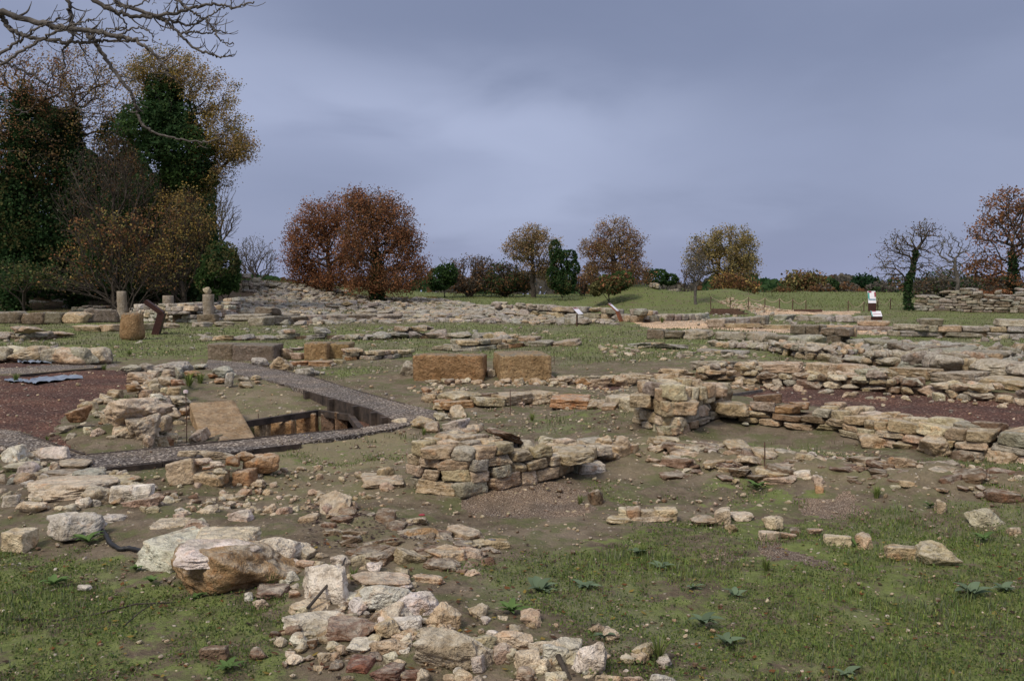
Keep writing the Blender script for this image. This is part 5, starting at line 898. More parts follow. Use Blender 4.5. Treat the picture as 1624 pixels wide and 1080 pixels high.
for a, k, c, lb in (((1058, 697, 1092, 713), 'slab', 'orange', 'bright orange flat stone on the earth bank below the chunky corner'), ((1037, 697, 1056, 709), 'rock', 'tan', 'small tan stone left of the bright orange flat stone'), ((1125, 712, 1140, 722), 'rock', 'white', 'small white stone on the crumbling outcrop'), ((1262, 745, 1290, 758), 'block', 'white', 'white block on the crumbling outcrop'), ((1290, 750, 1312, 770), 'rock', 'pale', 'pale stone tumbling off the edge of the outcrop'), ((1295, 764, 1308, 785), 'block', 'orange', 'orange stone in the edge of the outcrop'), ((1420, 732, 1436, 742), 'rock', 'white', 'pale round stone at the back of the outcrop'), ((1125, 727, 1170, 738), 'slab', 'orange', 'long orange flake on the outcrop'), ((1230, 748, 1256, 757), 'slab', 'tan', 'flat tan stone on the outcrop left of the white block'), ((1486, 788, 1506, 814), 'rock', 'pink', 'pinkish pointed stone at the foot of the outcrop'), ((1412, 768, 1432, 776), 'rock', 'pale', 'small pale stone half sunk in the outcrop'), ((1040, 738, 1100, 752), 'slab', 'pale', 'long pale sliver of stone on the left of the outcrop')): sp(*a, k, c, lb)
for (x0, y0, x1, y1, c, lb) in ((75, 472, 118, 480, 'lgrey', 'long pale boulder in the grass before the wood, second from the left'), (118, 469, 155, 476, 'lgrey', 'flat pale boulder in the grass before the wood, right of the long one'), (-20, 472, 14, 481, 'lgrey', 'pale boulder in the grass before the wood at the left edge'), (92, 481, 112, 488, 'lgrey', 'small pale boulder nearest to the massive tan blocks'), (15, 474, 72, 481, 'lgrey', 'longest flat boulder in the grass before the wood')): sp(x0, y0, x1, y1, 'rock', c, lb)
# ---------------------------------------------------------------- scattered stones
def scatter(poly, n, smin, smax, colors, label, group, kind='rock', name='field_stone', indiv=0, flat=(.4, .8), cat='stone', lumpy=1.0, mat=None, z=0):
    pg = polyg(poly) if not isinstance(poly, np.ndarray) else poly; lo, hi = pg.min(0), pg.max(0); out = []
    while len(out) < n:
        c = rng.uniform(lo, hi, (n * 3, 2)); c = c[sd_poly(c[:, 0], c[:, 1], pg) < 0]
        k = vnoise(c * .9 / max(smax, .12) * .12) ; c = c[(k > rng.uniform(-1.1, .6, len(c)))] if lumpy else c; out += list(c)
    out = np.array(out[:n]); s = smin * (smax / smin) ** (rng.rand(n) ** 1.7); names = list(colors); w = np.array([colors[k] for k in names], float); w /= w.sum()
    g = hgt(out[:, 0], out[:, 1]); order = np.argsort(-s / np.hypot(out[:, 0], out[:, 1])); B = Buf()
    for r_, i in enumerate(order):
        sz = s[i]; h = sz * rng.uniform(*flat); c = (out[i, 0], out[i, 1], g[i] + h * .22 + z); col_ = names[rng.choice(len(names), p=w)]
        size = (sz, sz * rng.uniform(.55, .95), h)
        if r_ < indiv: stone_obj(name, c, size, kind, col_, rng.uniform(0, 3.1), rng.normal(0, .12), rng.normal(0, .12), None, mat or M_STONE, label, cat, group)
        else:
            d = np.hypot(*out[i]); V, F = stone_geo(c, size, kind, rng.uniform(0, 3.1), rng.normal(0, .15), rng.normal(0, .15), min(res_for(sz, d), 9)); B.add(V, F, col(col_))
    if B.n: tag(B.build('rubble' if smax > .12 else 'pebbles', mat or M_STONE), label if not indiv else label.replace('stone', 'small stones', 1), None, None, 'stuff')
scatter([(380, 470), (470, 462), (690, 474), (840, 492), (1000, 508), (980, 516), (700, 512), (420, 515), (340, 500)], 3400, .22, .85, FARL, 'loose grey stone in the central rubble field below the rust oaks', 'loose stones of the central rubble field', 'slab', flat=(.22, .45), indiv=45, mat=M_FAR, lumpy=0)
scatter([(330, 488), (400, 470), (470, 462), (500, 475), (470, 500), (350, 500)], 800, .22, .9, FARL, 'grey stone of the tumbled slope right of the third column', 'stones tumbled on the slope by the third column', flat=(.35, .6), indiv=25, mat=M_FAR, lumpy=0)
scatter([(385, 462), (400, 446), (460, 452), (560, 462), (520, 470), (420, 470)], 520, .22, .85, FARL, 'grey stone on the hill left of the rust oaks', 'stones on the hill left of the rust oaks', flat=(.3, .5), indiv=20, mat=M_FAR, lumpy=0)
scatter([(1010, 548), (1200, 548), (1430, 575), (1624, 600), (1624, 560), (1400, 540), (1350, 545), (1250, 548)], 260, .15, .6, GREYL, 'loose grey stone between the walls of the right background', 'loose stones of the right background', indiv=10, mat=M_FAR)
scatter([(1100, 606), (1300, 614), (1624, 642), (1750, 652), (1624, 655), (1400, 636), (1150, 615)], 80, .07, .26, LIME, 'tumbled stone at the foot of the wall behind the right red gravel bed', 'tumbled stones at the far side of the red gravel', indiv=20, lumpy=0)
scatter([(1150, 472), (1220, 486), (1255, 494), (1170, 492), (1140, 480)], 320, .10, .35, {'pink': 3, 'pale': 2, 'tan': 2}, 'pinkish spoil stones tipped on the right flank of the green mound', None, mat=M_FAR, lumpy=0)
scatter([(1040, 505), (1130, 520), (1400, 530), (1624, 550), (1624, 535), (1300, 505), (1190, 492), (1100, 500)], 260, .10, .45, FARL, 'pale loose stone around the ochre yard', 'loose stones around the ochre yard', indiv=10, mat=M_FAR, lumpy=0)
scatter([(480, 842), (560, 830), (700, 845), (800, 880), (760, 930), (560, 905)], 110, .06, .30, {'brown': 4, 'tan': 2, 'orange': .5}, 'flat brown stone half buried in the bare earth behind the foreground row', 'half buried stones behind the foreground row', 'slab', indiv=40, flat=(.25, .4), lumpy=0)
scatter([(300, 775), (500, 745), (640, 770), (560, 830), (320, 835)], 150, .03, .16, {'tan': 3, 'pink': 2, 'pale': 2}, 'small pinkish stone on the bare earth left of the middle wall', 'small stones left of the middle wall', indiv=20, lumpy=0)
scatter([(1000, 715), (1200, 725), (1420, 757), (1700, 785), (1700, 822), (1430, 795), (1280, 780), (1050, 765)], 330, .06, .34, {'brown': 5, 'tan': 3, 'pale': 1, 'pink': .5}, 'flat stone bedded in the crumbling earth outcrop on the right', 'flat stones of the earth outcrop', 'slab', indiv=40, flat=(.18, .35), lumpy=0)
scatter([(960, 700), (1250, 715), (1700, 770), (1700, 800), (1200, 745), (950, 740)], 130, .03, .13, {'pale': 2, 'white': 1, 'tan': 2, 'pink': 1}, 'small pale stones strewn over the earth outcrop on the right', None, lumpy=0)
scatter([(430, 1005), (560, 960), (700, 1000), (800, 1040), (960, 1070), (960, 1140), (480, 1140)], 260, .02, .10, {'brown': 3, 'red': .5, 'pale': 3, 'tan': 3}, 'small brick and stone fragments between the foreground boulders', None, lumpy=0)
scatter([(440, 960), (470, 900), (560, 905), (640, 935), (720, 985), (790, 1000), (950, 1020), (1060, 1070), (1060, 1100), (600, 1110), (500, 1040)], 110, .055, .17, {'white': 3, 'pale': 4, 'tan': 2, 'pink': 1}, 'pale stone filling the foreground row between its big boulders', 'stones filling the foreground row', indiv=28, lumpy=0)
scatter([(-30, 700), (100, 720), (250, 780), (300, 830), (180, 830), (-30, 790)], 60, .06, .20, {'white': 2, 'pale': 4, 'tan': 2}, 'pale stone among the flagstones at the lower left', 'stones among the flagstones at the lower left', indiv=20, lumpy=0)
scatter([(90, 700), (120, 660), (180, 620), (240, 600), (300, 640), (300, 700), (230, 710)], 60, .10, .34, {'pale': 4, 'tan': 3, 'orange': 1}, 'stone in the earth bank of the boulder heap by the pit', 'stones in the bank of the boulder heap', indiv=20, lumpy=0)
scatter([(0, 715), (180, 750), (340, 830), (300, 850), (0, 800)], 130, .03, .15, {'pale': 3, 'tan': 3, 'white': 1}, 'small pale stones between the slabs at the left', None, lumpy=0)
scatter([(120, 745), (200, 760), (480, 820), (400, 830), (230, 815), (100, 790)], 90, .03, .14, {'pink': 2, 'pale': 2, 'brown': 2}, 'small broken stones before the path edging', None, lumpy=0)
scatter([(650, 612), (760, 600), (1000, 604), (1000, 622), (760, 620), (670, 640)], 240, .03, .22, {'tan': 4, 'pale': 2, 'orange': 1}, 'small rubble under and before the two tufa blocks', None, lumpy=0)
scatter([(110, 690), (230, 712), (320, 700), (300, 640), (250, 640), (130, 680)], 150, .02, .10, {'tan': 3, 'pale': 1}, 'small stones in the earth around the boulder heap', None, lumpy=0)
scatter([(330, 610), (430, 600), (520, 640), (380, 660)], 110, .02, .09, {'pale': 2, 'tan': 2}, 'small stones on the soil slope in the excavation', None, lumpy=0)
scatter([(400, 570), (640, 575), (640, 600), (560, 615), (450, 590)], 60, .04, .14, GREYL, 'small grey stones in the grass beside the diagonal path', None)
scatter([(-60, 1200), (-60, 730), (960, 700), (1800, 720), (1800, 1200)], 5200, .008, .036, {'pale': 1.5, 'tan': 3, 'brown': 5, 'white': .3, 'pink': .5}, 'tiny pebbles sprinkled over the near ground', None, lumpy=0)
scatter([(450, 740), (640, 660), (1000, 620), (1130, 700), (1624, 740), (1624, 800), (450, 830)], 2200, .015, .06, {'pale': 2, 'tan': 3, 'brown': 3, 'pink': 1}, 'tiny pebbles sprinkled over the middle ground', None, lumpy=0)
scatter([(-60, 672), (31, 682), (134, 716), (295, 702), (471, 684), (613, 668), (690, 650), (564, 612), (417, 576), (345, 570), (417, 586), (560, 630), (640, 664), (640, 690), (400, 720), (154, 750), (0, 712), (-60, 700)], 900, .008, .028, {'grey': 3, 'brown': 2, 'pale': .6}, 'loose gravel grains spilled along the edges of the gravel paths', None, lumpy=0, z=.045)
scatter([(-60, 520), (110, 540), (330, 520), (640, 516), (860, 516), (900, 545), (640, 545), (560, 560), (330, 555), (190, 568), (-60, 560)], 420, .06, .32, {'lgrey': 2, 'grey': 3, 'tan': 2}, 'small grey stones lying along the meadow walls on the left and centre', None, flat=(.3, .6), mat=M_FAR)
scatter([(950, 548), (1100, 545), (1300, 575), (1624, 600), (1750, 640), (1400, 600), (1100, 585), (960, 580)], 260, .06, .30, {'grey': 3, 'tan': 3, 'pale': 1}, 'small stones lying between the right hand walls', None, flat=(.3, .6))
scatter([(-60, 560), (1100, 520), (1700, 560), (1700, 700), (-60, 700)], 1500, .03, .10, {'lgrey': 2, 'tan': 3, 'pale': 2}, 'small stones sprinkled through the meadow', None, lumpy=0)
# ---------------------------------------------------------------- columns, drum, signs, rope fence, rods
def lathe(name, prof, c, n, mat, tint, parent, jitter=.0):
    prof = np.array(prof); an = np.linspace(0, 2 * np.pi, n, endpoint=False); V = np.array([[r * math.cos(a), r * math.sin(a), z] for r, z in prof for a in an]); V = V + np.array(c); V[:, :2] += fbm(V * 2.5, 3)[:, None] * jitter * np.array([1, .7])
    m = len(prof); F = [[i * n + k, i * n + (k + 1) % n, (i + 1) * n + (k + 1) % n, (i + 1) * n + k] for i in range(m - 1) for k in range(n)]
    return mesh_np(name, V, np.array(F), mat, parent, c, tint)
def column(px, yb, yt, r_px, label, ped=None, tint=(.36, .32, .26)):
    p = P(px, yb); k = p[1] / FP; Hh = (yb - yt) * k; r = r_px * k; e = empty('column_stump', p, label, 'column'); z0 = 0
    if ped:
        pw, ph = ped[0] * k, ped[1] * k; V, F = proto('block', 14, 5); mesh_np('pedestal', V * np.array([pw, pw * .9, ph * 1.15]) + p + np.array([0, 0, ph * .45]), F, M_TUFF, e, p, (.25, .21, .15)); z0 = ph * .95
    pr = [(.001, z0 - .02), (r * 1.03, z0), (r, z0 + .04)] + [(r * (1 - .02 * t), z0 + (Hh - z0) * t) for t in np.linspace(.1, .97, 8)] + [(r * .93, Hh), (.001, Hh + .005)]
    lathe('shaft', pr, tuple(p), 22, M_CLEAN, tint, e, .02); return e, p, Hh
column(194, 506, 462, 7.5, 'leftmost and slimmest column stump, partly hidden by the round tufa drum'); column(267, 508, 469, 8.5, 'middle column stump behind the bent rusty sign')
e_, pc, hc = column(331, 513, 467, 8.8, 'right column stump on a square pedestal with a stone on top', (30, 15))
stone_obj('capping_stone', (pc[0] - .05, pc[1], pc[2] + hc + .18), (.42, .36, .38), 'rock', 'pale', .4, label='irregular pale stone balanced on top of the right column stump')
p = P(203, 540); k = p[1] / FP; Hh = 43 * k; r = 17.5 * k
dr = lathe('tufa_drum', [(.001, -.05), (r * .8, -.02), (r * 1.05, .10), (r * 1.08, .3 * Hh), (r * 1.0, .6 * Hh), (r * .97, .92 * Hh), (r * .90, Hh * 1.0), (.001, Hh * 1.03)], tuple(p + np.array([0, r, 0])), 26, M_TUFF, (.36, .24, .13), None, .05); tag(dr, 'short thick round tufa drum with grey top and orange lower side in the grass', 'stone drum')
def sign_bent(name, label, px, yb, yt, w_px, face_yaw, mat, foot_lean, tilt=R(40), panel=None, wide=.55, thin=None, toplen=.5, marks=(), legth=.10, deskth=.06):
    """upright leg folding back into a sloped reading desk"""
    p = P(px, yb); k = p[1] / FP; Hh = (yb - yt) * k; e = empty(name, p, label, 'info sign', rz=0); w = w_px * k; M = rot(0, 0, face_yaw)
    Lt = toplen; zt = Hh - Lt * math.sin(tilt)
    def place(V): return V @ M.T + p
    def slabm(nm, a, b, wd, th, mt, off=0.0):
        a = np.array(a); b = np.array(b); d = b - a; L = np.linalg.norm(d); d /= L; n = np.array([0, -d[2], d[1]]); X = np.array([1., 0, 0]); V = []
        for s in (-.5, .5):
            for t in (0, L):
                for q in (-.5, .5): V.append(a + X * s * wd + d * t + n * (q * th + off))
        F = [[0, 1, 3, 2], [4, 6, 7, 5], [0, 4, 5, 1], [2, 3, 7, 6], [0, 2, 6, 4], [1, 5, 7, 3]]
        return mesh_np(nm, place(np.array(V)), np.array(F), mt, e, None if False else place(np.array([(a + b) / 2]))[0], None, False)
    if thin: slabm('post', (0, foot_lean, 0), (0, 0, zt), thin, thin, mat)
    else: slabm('leg', (0, foot_lean, -.03), (0, 0, zt + (deskth - .06) * .3), w, legth, mat)
    d = np.array([0, math.cos(tilt), math.sin(tilt)]); s0 = np.array([0, -.02 if not thin else -Lt * .5, zt if not thin else zt - .0]); s1 = s0 + d * Lt
    slabm('desk', s0, s1, w, deskth if not thin else .02, mat)
    if panel:
        n = deskth / 2 + .006 if not thin else .014; pl = slabm('panel', s0 + d * .01, s1 - d * .01, w * .98, .008, panel, n)
        for (u0, u1, v0, v1, mt) in marks:
            a = s0 + d * Lt * v0; b = s0 + d * Lt * v1; V = []
            nn = np.array([0, -d[2], d[1]]) * (n + .009)
            for (uu, vv) in ((u0, a), (u1, a), (u1, b), (u0, b)): V.append(vv + np.array([(uu - .5) * w, 0, 0]) + nn)
            mesh_np('printing', place(np.array(V)), np.array([[0, 1, 2, 3]]), mt, pl, place(np.array([(a + b) / 2]))[0], None, False)
    return e
TXT = lambda v, u0, u1, n, mt: [(u0 + (u1 - u0) * i / n, u0 + (u1 - u0) * (i + .72) / n, v, v + .10, mt) for i in range(n)]
sign_bent('reading_desk_sign', 'dark rusted steel info sign, bent, seen from its edge beside the round tufa drum', 258, 530, 478, 26, R(104), M_CORTEN, .26, R(38), None, toplen=.80, legth=.26, deskth=.17)
sign_bent('reading_desk_sign', 'lower of the two dark red info stands with white tops at the right', 1390, 524, 494, 17, R(3), M_CORTEN, .0, R(55), M_PANEL, toplen=.30, marks=[(.02, .10, .0, 1, M_TEAL), (.12, .5, .86, 1, M_INKR)] + TXT(.38, .18, .92, 8, M_INKR))
sign_bent('reading_desk_sign', 'upper of the two dark red info stands, with a coloured picture on its top', 1383, 493, 462, 12, R(-12), M_CORTEN, -.05, R(62), M_PANEL, toplen=.95, marks=[(.02, .22, .35, .85, M_TEAL), (.05, .95, .22, .36, M_INKB), (.1, .5, .85, .98, M_INKR), (.82, 1.0, .5, .9, M_INKR)])
sign_bent('reading_desk_sign', 'orange rusted info sign with sloped white top in front of the long back wall', 979, 511, 482, 10, R(62), M_CORTEN2, -.25, R(40), M_PANEL, toplen=.62, marks=[(.1, .9, .85, .95, M_INKR)])
sign_bent('small_sign', 'small white sign plate on a thin black post left of the orange rusted info sign', 915, 518, 489, 14, R(50), M_IRON, 0, R(40), M_PANEL, thin=.06, toplen=.45, marks=[(.05, .95, .84, .97, M_INKR)])
def rope_fence(label, posts, sag=.28):
    pp = [P(x, y) for x, y, h in posts]; hs = [h / FP * q[1] for (x, y, h), q in zip(posts, pp)]; c = np.mean(pp, 0); e = empty('rope_fence', c, label, 'rope fence')
    for q, h in zip(pp, hs): Buf().tube([q + (0, 0, -.05), q + (0, 0, h * .5), q + (0, 0, h)], [.035, .035, .03], 6).build('post', M_IRON, e)
    for i in range(len(pp) - 1):
        a = pp[i] + (0, 0, hs[i] * .97); b = pp[i + 1] + (0, 0, hs[i + 1] * .97); t = np.linspace(0, 1, 12)[:, None]; c_ = a * (1 - t) + b * t; c_[:, 2] -= (sag * 4 * t * (1 - t))[:, 0]; Buf().tube(c_, .02, 5).build('rope', M_ROPE, e)
    return e
rope_fence('rope fence on thin rusty posts crossing the right foot of the green mound', [(1127, 492, 22), (1158, 491, 20), (1187, 490, 19), (1213, 490, 18), (1236, 491, 18), (1257, 492, 18), (1278, 492, 16)])
rope_fence('short rope fence right of the gap, passing behind the upper info stand', [(1345, 494, 17), (1370, 493, 15), (1392, 492, 17), (1412, 491, 18), (1436, 488, 12)], .4)
def beams(name, label, a, b, w, h, mat=M_TIMBER, n=2):
    A, B = P(*a), P(*b); e = empty(name, (A + B) / 2, label, 'timber step'); d = B - A; L = np.linalg.norm(d); an = math.atan2(d[1], d[0]); z = max(A[2], B[2])
    for i in range(n): Buf().box(tuple((A + B) / 2 * np.array([1, 1, 0]) + np.array([0, i * w * .9, z + h * (i + .5) - .02 + i * .004])), (L - i * .3, w, h), an).build('plank', mat, e, smooth=False)
beams('timber_steps', 'brown timber steps at the left end of the rope fence', (1126, 499), (1186, 499), .45, .12, simple('brown_timber', (.06, .032, .022), (.12, .07, .05), 6), 3)
beams('timber_sleeper', 'low brown sleeper across the gap in the rope fence', (1260, 494), (1303, 494), .4, .16, bpy.data.materials['brown_timber'], 1)
def rod(px, yb, yt, label, cap=False, red=False):
    p = P(px, yb); h = (yb - yt) / FP * p[1]; e = empty('marker_rod', p, label, 'marker rod'); Buf().tube([p + (0, 0, -.03), p + (.004, 0, h * .5), p + (0, 0, h)], [.006, .006, .006], 6).build('rod', M_IRON, e)
    if cap: Buf().tube([p + (0, 0, h - .01), p + (0, 0, h + .02), p + (0, 0, h + .03)], [.028, .03, .012], 8).build('cap', simple('pinkish_plastic', (.42, .34, .34), (.5, .42, .42)), e)
    if red: stone_obj('paint_mark', p + np.array([.03, -.02, .01]), (.03, .025, .02), 'rock', (.42, .03, .05), parent=e, mat=M_REDP)
rod(296, 702, 621, 'tall thin survey rod with a pale cap left of the tilted slab', True); rod(809, 658, 618, 'thin rusty survey rod in the trodden ground behind the middle wall'); rod(1212, 742, 700, 'thin survey rod with a red mark on the earth outcrop', False, True); rod(410, 690, 655, 'short thin rod beside the pit'); rod(714, 548, 528, 'thin rod at the meadow stone line behind the tufa pair'); rod(781, 536, 518, 'thin rod alone in the middle meadow'); rod(879, 580, 558, 'thin rod in the grass right of the tufa pair'); rod(1430, 575, 540, 'thin rod among the dark slabs at the right')
# painted mark on the split stone
q = P(672, 848); o = stone_obj('paint_dab', (q[0] - .02, q[1] + .08, q[2] + .115), (.045, .03, .012), 'rock', (.5, .02, .05), mat=M_REDP, label='crimson paint mark on the split orange pink stone', cat='paint mark')
# plastic sheets, hose, twig
def sheet(px, label, h=.05):
    p0 = np.array([P(x, y) for x, y in px]); n = 26; a, b, c, d = p0; V = []; 
    for i in range(n + 1):
        for j in range(9):
            s, t = i / n, j / 8; q = (a * (1 - s) + b * s) * (1 - t) + (d * (1 - s) + c * s) * t; w = abs(vnoise(np.array([[s * 9, t * 3.5]]))[0]); V.append(q + np.array([0, vnoise(np.array([[s * 5 + 3, t * 2]]))[0] * .12, .02 + h * w]))
    F = [[i * 9 + j, i * 9 + j + 1, (i + 1) * 9 + j + 1, (i + 1) * 9 + j] for i in range(n) for j in range(8)]; o = mesh_np('plastic_sheet', np.array(V), np.array(F), M_PLASTIC, None, V[0]); tag(o, label, 'plastic sheet')
sheet([(45, 611), (130, 602), (128, 596), (60, 600)], 'crumpled blue grey plastic strip on the red gravel under the left edging', .05); sheet([(10, 606), (45, 609), (46, 603), (14, 602)], 'short grey piece of plastic sheet left of the crumpled blue strip', .03); sheet([(30, 577), (80, 578), (80, 574), (34, 574)], 'dark plastic scrap on the upper red gravel strip', .07)
B = Buf(); pts = [P(x, y) + np.array([0, 0, .03]) for x, y in ((140, 828), (152, 838), (166, 852), (174, 868), (190, 878), (205, 876), (222, 880), (236, 892))]; t_ = np.linspace(0, len(pts) - 1, 40); pts = np.array([[np.interp(u, range(len(pts)), [p_[k] for p_ in pts]) for k in range(3)] for u in t_]); rad = .015 + .002 * np.sin(np.arange(40) * 2.1); B.tube(pts, rad, 8); tag(B.build('hose', M_BLACK), 'black plastic hose curling out from behind the big pale boulder on the left', 'hose')
def branch(px, label, r=.008):
    B = Buf(); pts = np.array([P(x, y) + np.array([0, 0, l]) for x, y, l in px]); B.tube(pts, np.linspace(r, r * .5, len(pts)), 6); tag(B.build('fallen_stick', M_BARK), label, 'stick')
branch([(488, 980, .05), (515, 960, .09), (540, 940, .12), (548, 925, .14)], 'dark stick lying over the long thin tan stone', .009); branch([(25, 985, .01), (90, 988, .012), (150, 978, .012), (215, 962, .015), (280, 958, .01)], 'long thin root like stick on the grass at lower left', .008); branch([(195, 1000, .02), (225, 980, .04), (245, 965, .03)], 'pale forked dry twig on the grass at lower left', .004); branch([(885, 1058, .05), (895, 1072, .03), (905, 1085, .02)], 'yellow brown stick among the bottom stones', .014)
# ---------------------------------------------------------------- low vegetation
def grass_cov(x, y):
    g = np.zeros(len(x)); w = fbm(np.stack([x, y], -1) * .9, 3)
    for pts, v, soft in GRASS:
        s = sd_poly(x, y, polyg(pts)) + w * soft * .5; g = np.maximum(g, v * (1 - sstep(s, -soft, soft)))
    g = np.maximum(g, .6 * sstep(y, 22, 27)); P2 = np.stack([x, y], -1); g = g + vnoise(P2 * 1.1 + 7) * .22 + vnoise(P2 * 2.9) * .35 + vnoise(P2 * 7.1) * .28
    for pts, soft in BARE: g = g * (1 - .9 * (1 - sstep(sd_poly(x, y, polyg(pts)), -soft, soft)))
    for nm, pts, mt, sf in BEDS: g = np.where(sd_poly(x, y, polyg(pts)) < 0, 0, g)
    g = np.where(sd_poly(x, y, PA) < .03, 0, g); g = np.where(sd_poly(x, y, PB) < .03, 0, g); g = np.where(sd_poly(x, y, PIT_SOIL) < .03, 0, g); return g
def blades(n, y0, y1, hmin, hmax, wdt, per, cols, label, thr=.42, sp=.02, seed=1, name='grass', curl=.6):
    r = np.random.RandomState(seed); Y = y0 * (y1 / y0) ** (r.rand(n) ** .8); X = Y * r.uniform(-.64, .64, n); g = grass_cov(X, Y); k = g > thr + r.uniform(-.18, .18, n); X, Y = X[k], Y[k]; n = len(X)
    z = hgt(X, Y, True); c = np.repeat(np.stack([X, Y, z], -1), per, 0); m = len(c); c[:, :2] += r.normal(0, sp, (m, 2)) * (1 + Y.repeat(per)[:, None] * .08)
    sc = np.clip(.6 + .5 * vnoise(np.c_[X, Y] * 1.7), .35, 1.3).repeat(per); h = r.uniform(hmin, hmax, m) * sc; a = r.uniform(0, 6.28, m); lean = r.uniform(.1, curl, m) * h; w = wdt * (1 + .05 * c[:, 1]) * r.uniform(.6, 1.3, m)
    d = np.stack([np.cos(a), np.sin(a), 0 * a], -1); s = np.stack([-np.sin(a), np.cos(a), 0 * a], -1); up = np.array([0, 0, 1.]); t = c + d * lean[:, None] + up * h[:, None]; mid = c + d * (lean * .35)[:, None] + up * (h * .6)[:, None]
    V = np.stack([c - s * w[:, None] * .5 - up * .004, c + s * w[:, None] * .5 - up * .004, mid + s * w[:, None] * .5, mid - s * w[:, None] * .5, t + s * w[:, None] * .1, t - s * w[:, None] * .1], 1).reshape(-1, 3); b = np.arange(m)[:, None] * 6
    F = np.concatenate([b + np.array([[0, 1, 2, 3]]), b + np.array([[3, 2, 4, 5]])]); cc = np.array(cols)[r.randint(0, len(cols), m)] * r.uniform(.7, 1.25, (m, 1)); B = Buf(); B.add(V, F, np.repeat(cc, 6, 0)); tag(B.build(name, M_GRASS), label, None, None, 'stuff')
GC = [(.15, .21, .052), (.205, .265, .075), (.11, .155, .047), (.24, .255, .10)]; DG = [(.20, .205, .11), (.15, .17, .075), (.25, .235, .15), (.12, .15, .060)]
blades(24000, 3.2, 9.5, .008, .030, .0042, 7, GC, 'short mossy green grass of the near lawn', .66, .022, 1)
blades(3600, 3.2, 10, .03, .085, .0035, 9, [(.14, .20, .07), (.19, .23, .10), (.15, .17, .11)], 'taller thin grass tufts standing out of the near lawn', .74, .03, 2)
blades(9000, 9.5, 24, .03, .09, .006, 6, DG, 'sparse grass between the ruins', .40, .05, 3)
blades(16000, 22, 62, .04, .13, .010, 5, DG, 'dull green meadow grass of the middle distance', .42, .09, 4)
blades(9000, 60, 112, .08, .22, .012, 4, [(.12, .16, .05), (.17, .19, .08), (.20, .19, .11)], 'rough grass of the far field and the green mound', .3, .2, 5)
# small broad leaves: clover like ground cover
def cover(n, y0, y1, ls, cols, label, thr, seed, name='ground_cover'):
    r = np.random.RandomState(seed); Y = y0 * (y1 / y0) ** r.rand(n); X = Y * r.uniform(-.62, .62, n); g = grass_cov(X, Y); k = g > thr; X, Y = X[k], Y[k]; m = len(X); z = hgt(X, Y, True); c = np.stack([X, Y, z + r.uniform(.004, .028, m)], -1)
    cc = np.array(cols)[r.randint(0, len(cols), m)] * r.uniform(.7, 1.25, (m, 1)); V, F, C = leaves(c, r.uniform(.5, 1.3, m) * ls, cc, r); B = Buf(); B.add(V, F, C); tag(B.build(name, M_GRASS), label, None, None, 'stuff')
cover(60000, 3.2, 9, .0075, [(.11, .16, .045), (.15, .20, .06), (.085, .125, .05), (.18, .19, .08)], 'tiny leaved moss and clover cover of the near lawn', .56, 11)
def litter(n, poly, label, cols, ls, seed):
    r = np.random.RandomState(seed); pg = polyg(poly); lo, hi = pg.min(0), pg.max(0); c = r.uniform(lo, hi, (n * 3, 2)); c = c[sd_poly(c[:, 0], c[:, 1], pg) < 0][:n]; z = hgt(c[:, 0], c[:, 1], True); c = np.c_[c, z + .01]; m = len(c); cc = np.array(cols)[r.randint(0, len(cols), m)]; a = r.uniform(0, 6.28, m); s = r.uniform(.6, 1.4, m) * ls
    d = np.stack([np.cos(a), np.sin(a), r.uniform(-.25, .25, m)], -1) * s[:, None]; e = np.stack([-np.sin(a), np.cos(a), r.uniform(-.25, .25, m)], -1) * s[:, None] * .6; V = np.stack([c - d, c + e, c + d + [0, 0, .004], c - e], 1).reshape(-1, 3); B = Buf(); B.add(V, np.arange(4 * m).reshape(-1, 4), np.repeat(cc, 4, 0)); tag(B.build('leaf_litter', M_LEAF), label, None, None, 'stuff')
litter(1100, [(-60, 870), (700, 880), (1700, 850), (1700, 1200), (-60, 1200)], 'fallen brown and yellow leaves on the near ground', [(.10, .055, .035), (.14, .07, .045), (.30, .22, .06), (.20, .09, .04), (.07, .05, .04)], .016, 21)
litter(420, [(480, 800), (600, 830), (760, 860), (600, 905), (480, 880)], 'dark dead leaves and stems in the bare earth behind the foreground row', [(.06, .04, .04), (.09, .06, .055)], .014, 22)
litter(9000, [(430, 466), (560, 464), (690, 470), (720, 478), (600, 486), (450, 478)], 'rust brown fallen leaves under the twin rust oaks', [(.18, .075, .035), (.13, .06, .03), (.22, .11, .05)], .09, 23)
litter(6000, [(-100, 478), (120, 478), (330, 480), (340, 472), (-100, 468)], 'brown fallen leaves along the foot of the wood', [(.13, .07, .035), (.09, .06, .03)], .08, 24)
